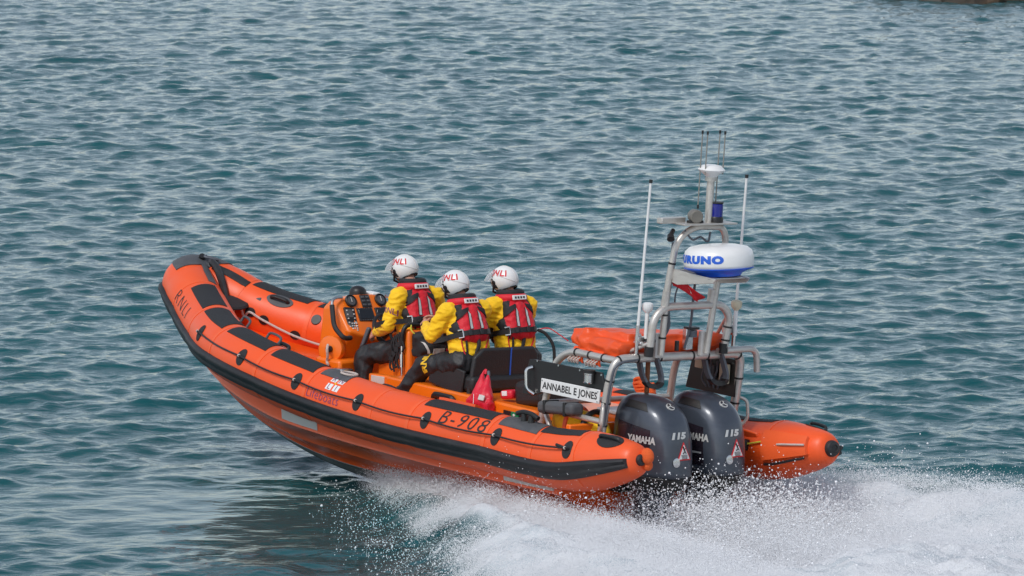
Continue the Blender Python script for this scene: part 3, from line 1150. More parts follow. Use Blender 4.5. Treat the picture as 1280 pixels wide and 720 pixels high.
plate('switch_panel', -.215, -.035, .105, .27, BLACK, .014, rot=-.10)
for i in range(2):
    plate('screen', -.218 - .012 * i, .035 - .13 * i, .075, .085, GREYRUB, .017, rot=-.10)
for i in range(6):
    for s_ in (-1, 1):
        plate('switch', -.215 + s_ * .034 + (.0035 * (i - 2.5)), -.145 + .042 * i, .016, .014, SILVER if i % 2 else REFL, .021, rot=-.10)
for i in range(3):
    for k in range(3):
        plate('switch', -.232 + .024 * k + .003 * i, -.125 + .026 * i, .015, .013, WHITE if (i + k) % 3 == 0 else SILVER, .023, rot=-.10)
# dome on the console top
part(G().lathe([(.082, -.01), (.082, .018), (.076, .042), (.055, .062), (.025, .074), (.0, .076)], (5.74, -.02, .835), (0, 0, 1), 28), 'compass_dome', BLACK, console)
part(G().box((5.72, -.17, .835), (.16, .10, .03)), 'top_plate', WHITE, console, bevel=.01)
# black sleeved grab rails each side
for s_ in (1, -1):
    P = [(5.62, .26 * s_, .82), (5.60, .40 * s_, .82), (5.48, .44 * s_, .56), (5.34, .42 * s_, .47), (5.37, .32 * s_, .47)]
    r_ = part(G().tube(fillet(P, .07), .015, 10), 'grab_rail', STEEL, console)
    P2 = fillet(P, .07)
    part(G().tube(P2[6:20], .024, 10), 'grip_sleeve', BLACK, console)
# wheel
wo_ = np.array([5.20, .0, .56])
wn = np.array([-.80, 0, .60])
Mw = rot_to(wn)
ring = [wo_ + .165 * (math.cos(t) * Mw[:, 0] + math.sin(t) * Mw[:, 1]) for t in np.linspace(0, 2 * np.pi, 37)]
wheel = part(G().tube(ring, .019, 10), 'steering_wheel', BLACK, console)
g = G()
for k in range(3):
    t = k * 2 * np.pi / 3 + .5
    g.cyl(wo_, wo_ + .165 * (math.cos(t) * Mw[:, 0] + math.sin(t) * Mw[:, 1]), .016, .012, 8)
g.cyl(wo_ - wn * .16, wo_ + wn * .02, .045, .05)
part(g, 'wheel_spokes', BLACK, console)
part(G().box((5.33, .17, .47), (.04, .05, .22), eul(0, -20, 15)), 'throttle_lever', CABLE, console, bevel=.012)
console.location = (-.12, 0, .005)
# reel on the port side of the console, tray below it
part(G().lathe([(.05, -.10), (.11, -.09), (.128, -.06), (.132, .0), (.12, .022), (.05, .03), (.0, .03)], (5.40, .43, .35), (-.45, .9, .12), 32), 'rope_reel', GRP)
part(G().lathe([(.032, .0), (.032, .050), (.022, .06), (.0, .06)], (5.395, .437, .352), (-.45, .9, .12), 18), 'reel_hub', BLACK)
part(G().box((5.38, .33, .12), (.34, .34, .30), eul(0, 0, 8)), 'reel_base', GRP, bevel=.03)
g = G().tube(smooth_path([(5.36, .50, .40), (5.33, .53, .36), (5.33, .52, .30), (5.36, .50, .24), (5.30, .53, .22)]), .013, 8)
part(g, 'rope_tail', ROPEW)
part(G().box((5.10, .52, .15), (.20, .16, .13), eul(0, 4, 0)), 'battery_box', STEEL, bevel=.025)
part(G().box((5.14, .60, .125), (.15, .04, .10), eul(0, 4, 0)), 'battery_box_front', BLACK, bevel=.02)
part(G().cyl((5.16, .61, .135), (5.155, .635, .138), .028), 'battery_switch', STEEL)

# helm seat, uprights, crew seats
part(G().box((4.70, 0, .17), (.52, .42, .40)), 'helm_seat', GRP, bevel=.04, seg=3)
part(G().box((4.72, 0, .40), (.50, .36, .09)), 'helm_cushion', VINYL, bevel=.03, seg=3)
pod = part(G().rings([np.array([(4.42, -.25, z), (4.42, .25, z), (4.65 + dx, .23, z), (4.65 + dx, -.23, z)]) + [lean, 0, 0]
                      for z, dx, lean in ((.02, .10, .0), (.20, .03, .0), (.40, 0, .01), (.58, -.02, .03), (.65, -.05, .04))]), 'seat_back_pod', GRP, bevel=.035, seg=3)
pipe('pod_handle', [(4.52, .27, .50), (4.50, .28, .70), (4.50, -.28, .70), (4.52, -.27, .50)], .022, BLACK, parent=pod)
part(G().cyl((4.47, .285, .14), (4.52, .275, .56), .011).cyl((4.49, .282, .30), (4.505, .279, .42), .02), 'boat_hook', STEEL, pod)
g = G()
for k in range(5):
    y0 = .263
    x0 = 4.50 + .035 * k
    z1 = .66 - .02 * k
    g.tube(smooth_path([(x0, y0, z1), (x0 + .02, y0 + .02, z1 - .08), (x0 - .02 + .01 * k, y0 + .012, z1 - .17), (x0 + .03, y0 + .018, z1 - .26 - .03 * (k % 3)), (x0 + .005, y0 + .01, z1 - .33 - .03 * (k % 2))]), .010, 7)
    g.box((x0 + .02, y0 + .012, z1 - .10 - .03 * k), (.035, .025, .05), eul(0, 20 * k, 10))
part(g, 'hanging_straps', BLKF, pod, sharp=50)
part(G().tube(smooth_path([(4.46, .22, .70), (4.40, .26, .66), (4.36, .20, .60), (4.38, .12, .60), (4.42, .10, .69), (4.38, .05, .66), (4.36, .18, .63)]), .007, 6), 'lanyard', YELROPE, pod)
part(G().box((4.60, .40, .12), (.34, .10, .20), eul(0, 3, 0)), 'foot_step', GRP, bevel=.015)
part(G().box((4.62, .453, .14), (.20, .012, .13), eul(0, 3, 0)), 'step_panel', REFL, bevel=.004)
locker = part(G().box((3.10, 0, .11), (2.55, 1.10, .27)), 'seat_locker', GRP, bevel=.02)
part(G().tube(fillet([(3.62, .555, .10), (3.60, .585, .19), (3.32, .585, .19), (3.30, .555, .10)], .05), .03, 8), 'locker_handle', BLACK, locker)
part(G().box((2.24, .554, .075), (.72, .015, .23)), 'locker_recess', BLACK, locker, bevel=.004)
sg = part(G().box((2.42, .566, .155), (.105, .010, .075)), 'exit_sign', GREEN, locker)
part(G().prism([(2.45, .5715, .165), (2.43, .5715, .178), (2.41, .5715, .165), (2.43, .5715, .155)], (0, .002, 0)).prism([(2.44, .5715, .155), (2.42, .5715, .155), (2.40, .5715, .125), (2.41, .5715, .125), (2.43, .5715, .145), (2.445, .5715, .125), (2.455, .5715, .125)], (0, .002, 0)), 'running_figure', WHITE, locker)
part(G().box((3.46, .0, .33), (.62, .98, .15)), 'seat_cushion', VINYL, bevel=.04, seg=3)
# broad black backrest
bx_, by_ = 3.19, .01
bp_ = [(-.31, .16), (-.31, .60), (-.26, .66), (.34, .66), (.44, .58), (.50, .16)]
back = part(G().prism([(bx_, by_ + y, z) for y, z in bp_], (.055, 0, 0)), 'crew_backrest', VINYL, bevel=.022, seg=3)
part(G().box((bx_ - .004, .03, .43), (.004, .012, .46)), 'blue_piping', BLUEINK, back)
part(G().box((bx_ - .012, -.27, .47), (.03, .07, .11)), 'backrest_hinge', STEEL, back, bevel=.006)
part(G().box((bx_ + .33, .5, .36), (.50, .03, .24), eul(0, -8, 0)), 'seat_side', VINYL, bevel=.01)
# aft cushion block, flare case
part(G().box((2.42, .22, .36), (.42, .44, .24), eul(0, 10, 0)), 'aft_cushion', VINYL, bevel=.06, seg=3)
part(G().box((2.70, .42, .31), (.15, .11, .085), eul(0, 10, 12)), 'flare_case', BAGRED, bevel=.03, seg=3)
part(G().box((2.70, .478, .32), (.06, .010, .045), eul(0, 10, 12)), 'flare_label', WHITE, bevel=.004)

# ================================================================== CAGE OVER THE STERN
def mir(P, s_):
    return [(x, y * s_, z) for x, y, z in P]
pipe('roll_hoop', [(.97, .76, .16), (.90, .76, .70), (.86, .73, .905), (.86, -.73, .905), (.90, -.76, .70), (.97, -.76, .16)], .040, rad=.13)
pipe('hoop_rail', [(.80, -.40, .945), (.80, -.86, .955), (.82, -.90, .74)], .030, rad=.10)
for s_ in (1, -1):
    pipe('cage_rail', mir([(.87, .70, .885), (1.50, .70, .885), (1.68, .71, .80), (1.76, .725, .62), (1.84, .745, .12)], s_), .034, rad=.12)
    pipe('low_rail', mir([(1.79, .775, .34), (.955, .768, .33)], s_), .026)
    pipe('brace', mir([(1.76, .77, .32), (1.60, .80, .15)], s_), .026)
    pipe('grab_loop', mir([(.93, .79, .50), (.86, .84, .48), (.85, .86, .30), (.92, .80, .22)], s_), .015, rad=.08)
    if s_ > 0:
        P = [(2.02, .765, .74), (1.96, .765, .75), (1.0, .765, .765), (.93, .765, .60), (1.72, .765, .50), (1.95, .765, .42), (2.1, .765, .42)]
    else:
        P = [(1.50, -.72, .83), (.88, -.72, .84), (.90, -.72, .50), (1.58, -.72, .50)]
    pn = part(G().prism(P, (0, -.02, 0)), 'side_panel', BLACK, bevel=.004)
    g = G()
    for x_ in np.linspace(1.0, 1.9, 4) if s_ > 0 else np.linspace(.95, 1.5, 4):
        g.cyl((x_, s_ * (.765 if s_ > 0 else .72), .745 if s_ > 0 else .80), (x_, s_ * (.772 if s_ > 0 else .727), .745 if s_ > 0 else .80), .010, n=8)
    part(g, 'panel_screws', STEEL, pn)
    if s_ > 0:
        part(G().tube(fillet([(1.96, .77, .68), (1.99, .82, .66), (1.97, .82, .48), (1.92, .77, .44)], .06), .016, 8), 'panel_handle', STEEL, pn)
        part(G().lathe([(.05, 0), (.052, .008), (.045, .012), (.045, .075), (.05, .08), (.05, .10), (.0, .105)], (1.13, .80, .655), (0, 0, 1), 22), 'beacon_lamp', STEEL, pn)
        part(G().lathe([(.054, 0), (.054, .028), (.0, .03)], (1.13, .80, .745), (0, 0, 1), 22), 'beacon_cap', BLACK, pn)
    else:
        # electrics on the inboard face of the starboard panel
        for x_, z_, w_, h_, m_ in ((1.36, .75, .10, .09, CREAM), (1.02, .70, .10, .18, CREAM), (1.18, .70, .08, .12, GREYRUB)):
            part(G().box((x_, -.69, z_), (w_, .05, h_)), 'junction_box', m_, pn, bevel=.008)
        g = G()
        for k in range(4):
            g.tube(smooth_path([(1.30 - .09 * k, -.685, .80), (1.27 - .09 * k, -.66, .72), (1.30 - .08 * k, -.67, .62), (1.25 - .05 * k, -.685, .55)]), .010, 6)
        part(g, 'wiring', CABLE, pn)
pipe('cross_tube', [(1.52, .70, .86), (1.52, -.70, .86)], .032)
pipe('cross_tube', [(1.80, .76, .38), (1.80, -.76, .38)], .026)
# name board on the port side
bo = np.array([1.385, .80, .548])
bu = np.array([-1.0, 0, .012])
bvv = np.array([-.03, 0, 1.0])
def board(u, v, h=0.0):
    return bo + bu * u + bvv * v + np.array([0, h, 0])
nb = part(G().prism([board(-.41, -.062), board(.41, -.062), board(.41, .062), board(-.41, .062)], (0, -.016, 0)), 'name_board', WHITE, bevel=.004)
lettering('lettering', 'ANNABEL E JONES', .088, lambda u, v: board(u, v, .002), INK, nb, bold=.002, xs=1.02, spacing=1.03, cut=1)
g = G()
for u in (-.39, .39):
    for v in (-.045, .045):
        g.cyl(board(u, v, 0), board(u, v, .006), .007, n=8)
part(g, 'board_screws', STEEL, nb)
# cradles of grey webbing under the hoop
for y_ in (.30, -.46):
    P = smooth_path([(.92, y_ + .12, .90), (.90, y_ + .08, .74), (.86, y_ + .03, .655), (.82, y_ - .05, .66), (.81, y_ - .06, .74), (.82, y_ + .01, .93)])
    S = np.array([[p + np.array([0.030, 0, 0]) * k for k in (-1, 1)] for p in P])
    nrm_ = np.cross(np.gradient(P, axis=0), [1, 0, 0])
    nrm_ /= np.linalg.norm(nrm_, axis=1)[:, None]
    cr_ = part(G().sheet(S + nrm_[:, None] * .012, S - nrm_[:, None] * .012), 'webbing_cradle', CABLE)
    part(G().sheet((S + nrm_[:, None] * .02)[12:29], (S - nrm_[:, None] * .02)[12:29]), 'cradle_pad', BLACK, cr_)
pipe('brown_post', [(1.02, .22, .86), (1.02, .21, .30)], .022, mat('brown_post', (.25, .09, .035), .6, var=.2))

# ---- lower arch and tall arch of the mast
pipe('lower_arch', [(.77, .43, .93), (.75, .42, 1.27), (.74, .30, 1.375), (.74, -.36, 1.375), (.75, -.47, 1.27), (.77, -.44, .93)], .036, rad=.10)
for y_ in (.43, -.44):
    part(G().cyl((.775, y_, .93), (.77, y_, 1.02), .042), 'arch_sleeve', BLACK)
pipe('mast_arch', [(.76, .30, .94), (.73, .30, 1.55), (.68, .27, 1.97), (.66, .10, 2.095), (.66, -.24, 2.085), (.67, -.30, 1.97), (.72, -.26, 1.50), (.76, -.23, .94)], .030, rad=.13)
for y_ in (.30, -.23):
    part(G().box((.80, y_, 1.02), (.05, .10, .22)), 'arch_bracket', REFL, bevel=.008)
    part(G().cyl((.75, y_, 1.375), (.73, y_ + .001, 1.52), .036), 'arch_clamp', ALU)
pipe('mast_stay', [(.76, .44, 1.05), (1.05, .55, .90)], .018)
pipe('mast_stay', [(.76, -.44, 1.25), (1.15, -.6, .92)], .018)
# cables clipped to the arch
for P, r_ in (([(.72, .27, 1.95), (.74, .26, 1.6), (.77, .27, 1.3), (.80, .26, 1.0)], .016),
              ([(.70, .0, 1.68), (.74, -.02, 1.45), (.80, -.06, 1.2), (.83, -.03, .98)], .012),
              ([(.70, -.05, 1.66), (.74, .14, 1.58), (.78, .16, 1.42), (.82, .06, 1.36), (.76, -.10, 1.39)], .008),
              ([(.66, .20, 2.06), (.64, .12, 1.98), (.65, .02, 2.0), (.64, -.06, 1.96), (.66, -.1, 2.04)], .010),
              ([(.80, .25, 1.45), (.80, .20, 1.2), (.80, .28, 1.08), (.80, .40, 1.06)], .018),
              ([(.91, .78, .30), (.85, .78, .70), (.82, .74, .86), (.83, .5, .90)], .012)):
    part(G().tube(smooth_path(P), r_, 8), 'cable', CABLE)
for t_ in ((.83, .30, 1.48), (.80, .36, 1.30)):
    pass
# black ties and clamps round the tubes
def ties(P, r_, at_):
    P = np.asarray(P, float)
    d = np.r_[0, np.cumsum(np.linalg.norm(np.diff(P, axis=0), axis=1))]
    for f in at_:
        p = np.array([np.interp(f * d[-1], d, P[:, k]) for k in range(3)])
        q_ = np.array([np.interp(f * d[-1] + .02, d, P[:, k]) for k in range(3)])
        t_ = (q_ - p) / (np.linalg.norm(q_ - p) + 1e-9)
        part(G().cyl(p - t_ * .008, p + t_ * .008, r_ + .005, n=14), 'cable_tie', BLACK)
ties(fillet([(.97, .76, .16), (.90, .76, .70), (.86, .73, .905), (.86, -.73, .905), (.90, -.76, .70), (.97, -.76, .16)], .13), .040, (.05, .12, .19, .26, .33, .42, .55, .61, .74, .82, .90))
ties([(.76, .30, .94), (.73, .30, 1.55), (.68, .27, 1.97)], .030, (.15, .35, .55, .8))
ties([(.77, -.44, .93), (.75, -.47, 1.27)], .036, (.35, .7))
ties([(.87, .70, .885), (1.50, .70, .885)], .034, (.3, .6, .9))
for x_, y_, z_ in ((.975, .765, .15), (.975, -.765, .15), (1.84, .745, .12), (1.84, -.745, .12)):
    part(G().lathe([(.07, -.03), (.07, -.012), (.045, .0), (.045, .03)], (x_, y_, z_), (0, 0, 1), 18), 'foot_flange', STEEL)
# shelf, mast pole, sensor disc, rods
part(G().box((.64, .00, 2.125), (.20, .62, .016)), 'mast_shelf', ALU, bevel=.004)
part(G().box((.70, .33, 2.15), (.07, .30, .05), eul(0, 0, 6)), 'shelf_arm', ALU, bevel=.006)
part(G().cyl((.64, -.05, 2.13), (.64, -.05, 2.50), .034).cyl((.64, -.05, 2.50), (.64, -.05, 2.535), .052), 'mast_pole', ALU)
part(G().lathe([(.05, -.065), (.06, -.05), (.115, -.012), (.122, .0), (.10, .022), (.085, .036), (.04, .045), (.0, .046)], (.64, -.05, 2.60), (0, 0, 1), 32), 'sensor_disc', WHITE)
for y_ in (-.152, .052):
    for x_ in (.605, .675):
        o = part(G().cyl((x_, y_, 2.27 if x_ > .64 else 2.56), (x_, y_, 2.93), .0055, n=8), 'sensor_rod', RODM)
        part(G().cyl((x_, y_, 2.915), (x_, y_, 2.945), .010, n=8), 'rod_tip', BLACK, o)
        if x_ > .64:
            part(G().cyl((x_, y_, 2.25), (x_, y_, 2.285), .010, n=8), 'rod_tip', BLACK, o)
# searchlight and blue lamp
sl = part(G().lathe([(.04, -.06), (.058, -.055), (.062, .02), (.058, .045), (.05, .05), (.0, .045)], (.62, .12, 2.19), (-.8, .35, 0), 24), 'searchlight', mat('lamp_grey', (.16, .15, .13), .45, var=.2, scale=20))
part(G().box((.62, .12, 2.14), (.05, .16, .03)), 'searchlight_yoke', BLACK, sl, bevel=.005)
bl = part(G().lathe([(.058, .05), (.058, .165), (.05, .172), (.0, .172)], (.62, -.12, 2.13), (0, 0, 1), 24), 'blue_lamp', NAVY)
part(G().lathe([(.066, 0), (.066, .045), (.06, .055), (.0, .055)], (.62, -.12, 2.13), (0, 0, 1), 24), 'lamp_base', BLACK, bl)
part(G().lathe([(.060, .172), (.060, .186), (.0, .188)], (.62, -.12, 2.13), (0, 0, 1), 24), 'lamp_cap', BLACK, bl)
part(G().cyl((.70, .30, 2.06), (.66, .36, 2.02), .02).cyl((.66, .36, 2.02), (.63, .38, 1.99), .03, .035), 'horn', BLACK)
# radar dome
rc = np.array([.41, 0, 1.845])
RAX = np.array([.075, .045, 1.0])
RAX /= np.linalg.norm(RAX)
RX = np.cross([0, 1.0, 0], RAX)
RX /= np.linalg.norm(RX)
RY = np.cross(RAX, RX)
radar = part(G().lathe([(.25, -.085), (.306, -.08), (.312, -.05), (.310, .02), (.296, .065), (.255, .098), (.17, .116), (.0, .122)], rc, RAX, 56), 'radar_dome', WHITE, sharp=0)
part(G().lathe([(.0, -.155), (.19, -.155), (.20, -.14), (.215, -.125), (.29, -.096), (.3095, -.088), (.3105, -.080), (.25, -.075)], rc, RAX, 56), 'radar_base', BLUE, radar)
def dome_map(a0):
    def fn(u, v):
        a = a0 + u / .312
        r_ = .3125 + (-.004 if v > .02 else 0)
        r_ = float(np.interp(v, [-.05, -.03, .02, .065], [.3075, .3135, .3115, .2985]))
        return rc + math.cos(a) * r_ * RX + math.sin(a) * r_ * RY + v * RAX
    return fn
a_cam = math.atan2(.623, -.782)
lettering('lettering', 'FURUNO', .086, dome_map(a_cam - .80), BLUEINK, radar, bold=.007, xs=1.42, spacing=1.18, cut=.015)
# radar bracket: two arms and cross plates
for y_ in (.27, -.24):
    part(G().prism([(.70, y_, 1.72), (.70, y_, 1.60), (.62, y_, 1.585), (.22, y_ * .75, 1.645), (.18, y_ * .75, 1.685)], (0, .014, 0)), 'radar_bracket', ALU, bevel=.003)
part(G().box((.42, 0, 1.683), (.36, .46, .012)), 'bracket_plate', ALU, bevel=.003)
part(G().box((.70, .015, 1.665), (.03, .56, .09)), 'bracket_plate', ALU, bevel=.003)
# whip aerials with clamps and the two mushroom aerials
for y_, x0, z0, x1, z1 in ((.50, .86, 1.04, .81, 2.47), (-.60, .82, 1.10, .79, 2.50)):
    wa = part(G().cyl((x0, y_, z0 + .12), (x1, y_, z1), .014, .011, 10), 'whip_aerial', WHITE)
    part(G().cyl((x1, y_, z1), (x1, y_, z1 + .03), .016, n=10), 'aerial_tip', BLACK, wa)
    part(G().cyl((x0 + .003, y_, z0 - .12), (x0, y_, z0 + .16), .019, n=12), 'aerial_base', STEEL, wa)
    s_ = 1 if y_ > 0 else -1
    part(G().box((x0, y_ - s_ * .06, z0 + .03), (.05, .14, .05)).cyl((x0 - .05, y_ - .02 * s_, z0), (x0 + .05, y_ - .02 * s_, z0), .02).cyl((x0, y_ - s_ * .12, z0 - .08), (x0, y_ - s_ * .02, z0 + .08), .014), 'aerial_clamp', STEEL, wa, bevel=.004)
for y_, x_, z_, m_ in ((.42, .84, 1.37, WHITE), (-.57, .78, 1.37, CREAM)):
    ma_ = part(G().lathe([(.02, -.06), (.046, -.03), (.05, .0), (.048, .022), (.03, .032), (.0, .034)], (x_, y_, z_), (0, 0, 1), 24), 'mushroom_aerial', m_)
    part(G().cyl((x_, y_, z_ - .29), (x_, y_, z_ - .05), .018), 'aerial_stem', WHITE, ma_)
# lantern on the hoop
ln_ = part(G().box((.86, -.09, 1.06), (.06, .085, .20)), 'stern_lantern', STEEL, bevel=.01)
part(G().cyl((.83, -.11, 1.08), (.83, -.11, 1.14), .045, n=18), 'lantern_glass', CABLE, ln_)
part(G().box((.83, -.10, 1.16), (.10, .11, .022)), 'lantern_cap', BLACK, ln_, bevel=.006)
part(G().cyl((.83, .06, .96), (.83, .06, 1.05), .02), 'fuse_holder', BLACK)

# orange fender-like pocket, fastening and lines on the starboard sponson
pad('sponson_pocket', SEAM, .62, .12, 140, 196, -1, thick=.035, taper=3)
g = G().tube(smooth_path([surf(np.array(u_), np.array(168.0), -1, o_) for u_, o_ in ((.42, .04), (.35, .05), (.22, .05), (.12, .05))]), .009, 8)
part(g, 'toggle_line', ROPEW)
part(G().tube(smooth_path([surf(np.array(u_), np.array(a_), -1, o_) for u_, a_, o_ in ((.62, 205, .02), (.45, 203, .05), (.25, 200, .05), (.14, 200, .04))]), .012, 8), 'paddle_clip', BLACK)
p_ = surf(np.array(.86), np.array(168.0), -1, .01)
part(G().box(p_, (.10, .07, .10)), 'line_block', BLACK, bevel=.015)
part(G().tube(smooth_path([surf(np.array(u_), np.array(a_), -1, .02) for u_, a_ in ((1.2, 178), (1.0, 172), (.86, 168), (.74, 165), (.62, 162))]), .008, 7), 'tie_line', YELROPE)
# orange float lashed to the port sponson tip
part(G().ell((-.03, 1.06, .19), (.07, .055, .075), eul(0, 20, 0)).ell((-.02, 1.04, .11), (.05, .045, .05)), 'lashing_float', ROPEO)
# gusset between starboard collar and frame
part(G().prism([(1.02, -.86, .22), (.72, -.90, .20), (.70, -.95, .10), (1.02, -.95, .10)], (0, .05, 0)), 'collar_gusset', TUBE, bevel=.02)

# ================================================================== OUTBOARDS
def sup(a, n):
    c_, s_ = math.cos(a), math.sin(a)
    return abs(c_) ** (2 / n) * (1 if c_ >= 0 else -1), abs(s_) ** (2 / n) * (1 if s_ >= 0 else -1)
EY = .31
# cowl sections: z, aft x, forward x, half width, squareness
CS = [(-.13, .235, .86, .185, 3.6), (-.11, .20, .90, .215, 3.8), (.0, .195, .92, .234, 4.0), (.14, .21, .935, .243, 3.9), (.28, .235, .942, .242, 3.6),
      (.39, .275, .94, .235, 3.3), (.475, .335, .928, .217, 2.9), (.535, .42, .90, .183, 2.6), (.572, .52, .85, .128, 2.3), (.586, .60, .78, .058, 2.0)]
zz = np.linspace(0, 1, 34)
CSa = np.array(CS) + [-.01, .0, .0, .0, .0]
CSa[:, 1] = CSa[:, 1] + .215
CSa[:, 2] = CSa[:, 2] + .19
tt = np.r_[0, np.cumsum(np.hypot(np.diff(CSa[:, 0]), np.diff(CSa[:, 3])))]
tt /= tt[-1]
rg = []
for t in zz:
    z, xa, xf, hw, n_ = (float(herm(tt, CSa[:, k], np.array(t))) for k in range(5))
    row = []
    for a in np.linspace(0, 2 * np.pi, 49)[:-1]:
        cx, sy = sup(a, n_)
        row.append(((xa + xf) / 2 + cx * (xf - xa) / 2, EY + sy * hw * (1.0 - .10 * max(0, -cx)), z))
    rg.append(row)
eng = part(G().rings(rg), 'outboard_motor', COWL, sharp=50)
bv = bvh_of(eng)
# port side frame (seen from port): u aft, v up ; aft face frame: u to starboard, v up
ps = on_surface(bv, (.79, EY, .16), (-1, 0, 0), (0, 0, 1), .003)
qd = np.array([-.62, .0, .0]) + np.array([0, 0, .0])
af = on_surface(bv, (.66, EY, .16), (0, -1, 0), (.25, 0, 1), .003)
cr3_ = on_surface(bv, (.5, EY, .10), (-.70, -.714, 0), (0, 0, 1), .003)       # port-aft corner
# side recess panels
for s_ in (1, -1):
    sf = on_surface(bv, (.79, EY, .16), (-1 * s_, 0, 0), (0, 0, 1), .002)
    decal('side_recess', [(-.30, -.20), (.20, -.20), (.17, .14), (-.20, .19)], (lambda u, v, l=0.0, sf=sf, s_=s_: sf(u * s_ if s_ < 0 else u, v, l)), COWL2, eng, lift=.002, n=14)
    decal('side_flash', [(-.23, -.105), (.17, -.095), (.17, -.080), (-.23, -.078)], (lambda u, v, l=0.0, sf=sf, s_=s_: sf(u * s_ if s_ < 0 else u, v, l)), SILVER, eng, lift=.006, n=10)
    lettering('lettering', 'YAMAHA', .084, (lambda u, v, sf=sf, s_=s_: sf(u + .085 * s_, v + .045, .004)), SILVER, eng, bold=.004, xs=.86, cut=.03)
for s_ in (1, -1):
    # air intake scoop high on the shoulder of the cowl
    tf = on_surface(bv, (.83, EY + .13 * s_, .46), (-s_, 0, 0), (0, -.55 * s_, .83), .003)
    decal('air_intake', [(-.12 * s_, -.035), (.15 * s_, -.045), (.10 * s_, .025), (-.10 * s_, .035)], tf, BLACK, eng, lift=.004, n=12)
# emblem, power figures, warning label on the aft face
em = af(-.01, .31)
h_, nn_, _, _ = bv.find_nearest(Vector(em))
ed = part(G().lathe([(.042, -.004), (.042, .004), (.036, .006), (.0, .006)], em, np.array(nn_), 24), 'round_badge', SILVER, eng)
part(G().lathe([(.034, .0065), (.034, .0075), (.0, .0078)], em, np.array(nn_), 20), 'badge_face', COWL2, eng)
Mb = rot_to(np.array(nn_))
g = G()
for k in range(3):
    a = k * 2 * np.pi / 3 + 1.2
    g.cyl(np.array(em) + np.array(nn_) * .008, np.array(em) + np.array(nn_) * .008 + .034 * (math.cos(a) * Mb[:, 0] + math.sin(a) * Mb[:, 1]), .005, n=6)
part(g, 'badge_mark', SILVER, eng)
lettering('lettering', '115', .074, lambda u, v: af(u - .045, v + .045, .003), SILVER, eng, bold=.005, xs=1.6, shear=.22, cut=.03)
W3 = [(-.085, -.215), (.085, -.215), (.0, -.055)]
def tri(name, sc_, m, lift):
    c0 = np.mean(np.array(W3), 0)
    P = [(np.array(p) - c0) * sc_ + c0 for p in W3]
    S, T = [], []
    for t in np.linspace(0, 1, 7):
        rowS, rowT = [], []
        a = np.array(P[0]) * (1 - t) + np.array(P[2]) * t
        b = np.array(P[1]) * (1 - t) + (np.array(P[2]) + [.001, 0]) * t
        for k in np.linspace(0, 1, 7):
            p = a * (1 - k) + b * k
            rowS.append(af(p[0] + .02, p[1] + .045, lift))
            rowT.append(af(p[0] + .02, p[1] + .045, -.003))
        S.append(rowS)
        T.append(rowT)
    return part(G().sheet(S, T), name, m, eng)
tri('warning_label', 1.0, REDINK, .002)
tri('label_face', .78, WHITE, .0045)
g = G()
def lab(u, v, l=.0065):
    return af(u + .02, v + .045, l)
for a, b, r_ in (((-.012, -.105), (.008, -.14), .006), ((.008, -.14), (-.018, -.155), .005), ((.012, -.11), (-.004, -.125), .004), ((.008, -.14), (.024, -.155), .004)):
    g.cyl(lab(*a), lab(*b), r_, n=6)
g.ell(lab(-.014, -.098), (.008, .008, .008), nu=8, nv=6)
for k in range(4):
    g.cyl(lab(-.040 + .003 * k, -.170 - .010 * k), lab(.040 - .002 * k, -.170 - .010 * k), .0022, n=5)
part(g, 'label_print', INK, eng)
part(G().lathe([(.042, -.004), (.042, .004), (.03, .008), (.0, .006)], af(-.08, -.185), (-1, .1, .1), 20), 'flush_port', STEEL, eng)
# lower cowl seam, leg, cavitation plate, bracket
part(G().rings([[((.45 + 1.05) / 2 + sup(a, 3)[0] * .345 * k, EY + sup(a, 3)[1] * .225 * k, z) for a in np.linspace(0, 2 * np.pi, 33)[:-1]]
                for z, k in ((-.24, .80), (-.16, .96), (-.125, .99), (-.118, .97))]), 'lower_cowl', BLACK, eng)
part(G().rings([[(.76 + sup(a, 2.2)[0] * lx, EY + sup(a, 2.2)[1] * ly, z) for a in np.linspace(0, 2 * np.pi, 25)[:-1]]
                for z, lx, ly in ((-1.06, .20, .05), (-.95, .19, .05), (-.70, .17, .06), (-.35, .20, .10), (-.20, .26, .15))]), 'drive_leg', COWL, eng)
part(G().box((.67, EY, -.82), (.52, .22, .02)), 'cavitation_plate', COWL, eng, bevel=.006)
part(G().box((1.11, EY, -.12), (.16, .24, .42)), 'clamp_bracket', BLACK, eng, bevel=.02)
ROTE = Matrix.Translation((.78, EY, 0)) @ Matrix.Rotation(R(7), 4, 'Z') @ Matrix.Translation((-.78, -EY, 0))
eng.matrix_local = ROTE
e2 = copy_tree(eng, boat)
e2.matrix_local = Matrix.Translation((.0, -2 * EY, 0)) @ ROTE

# ================================================================== LOOSE GEAR ABOARD
def in_boat(o):
    """a thing carried on the boat stays a thing of its own: give it the boat's place and tilt"""
    o.matrix_world = BM
    return o
def based(name, base, label, cat, group=None):
    e = empty(name)
    e.matrix_world = BM @ Matrix.Translation(base)
    tag(e, label, cat, group)
    return e
def shift(o, base):
    """bring geometry written in boat coordinates into a thing based at base"""
    o.data.transform(Matrix.Translation(-Vector(base)))
    return o

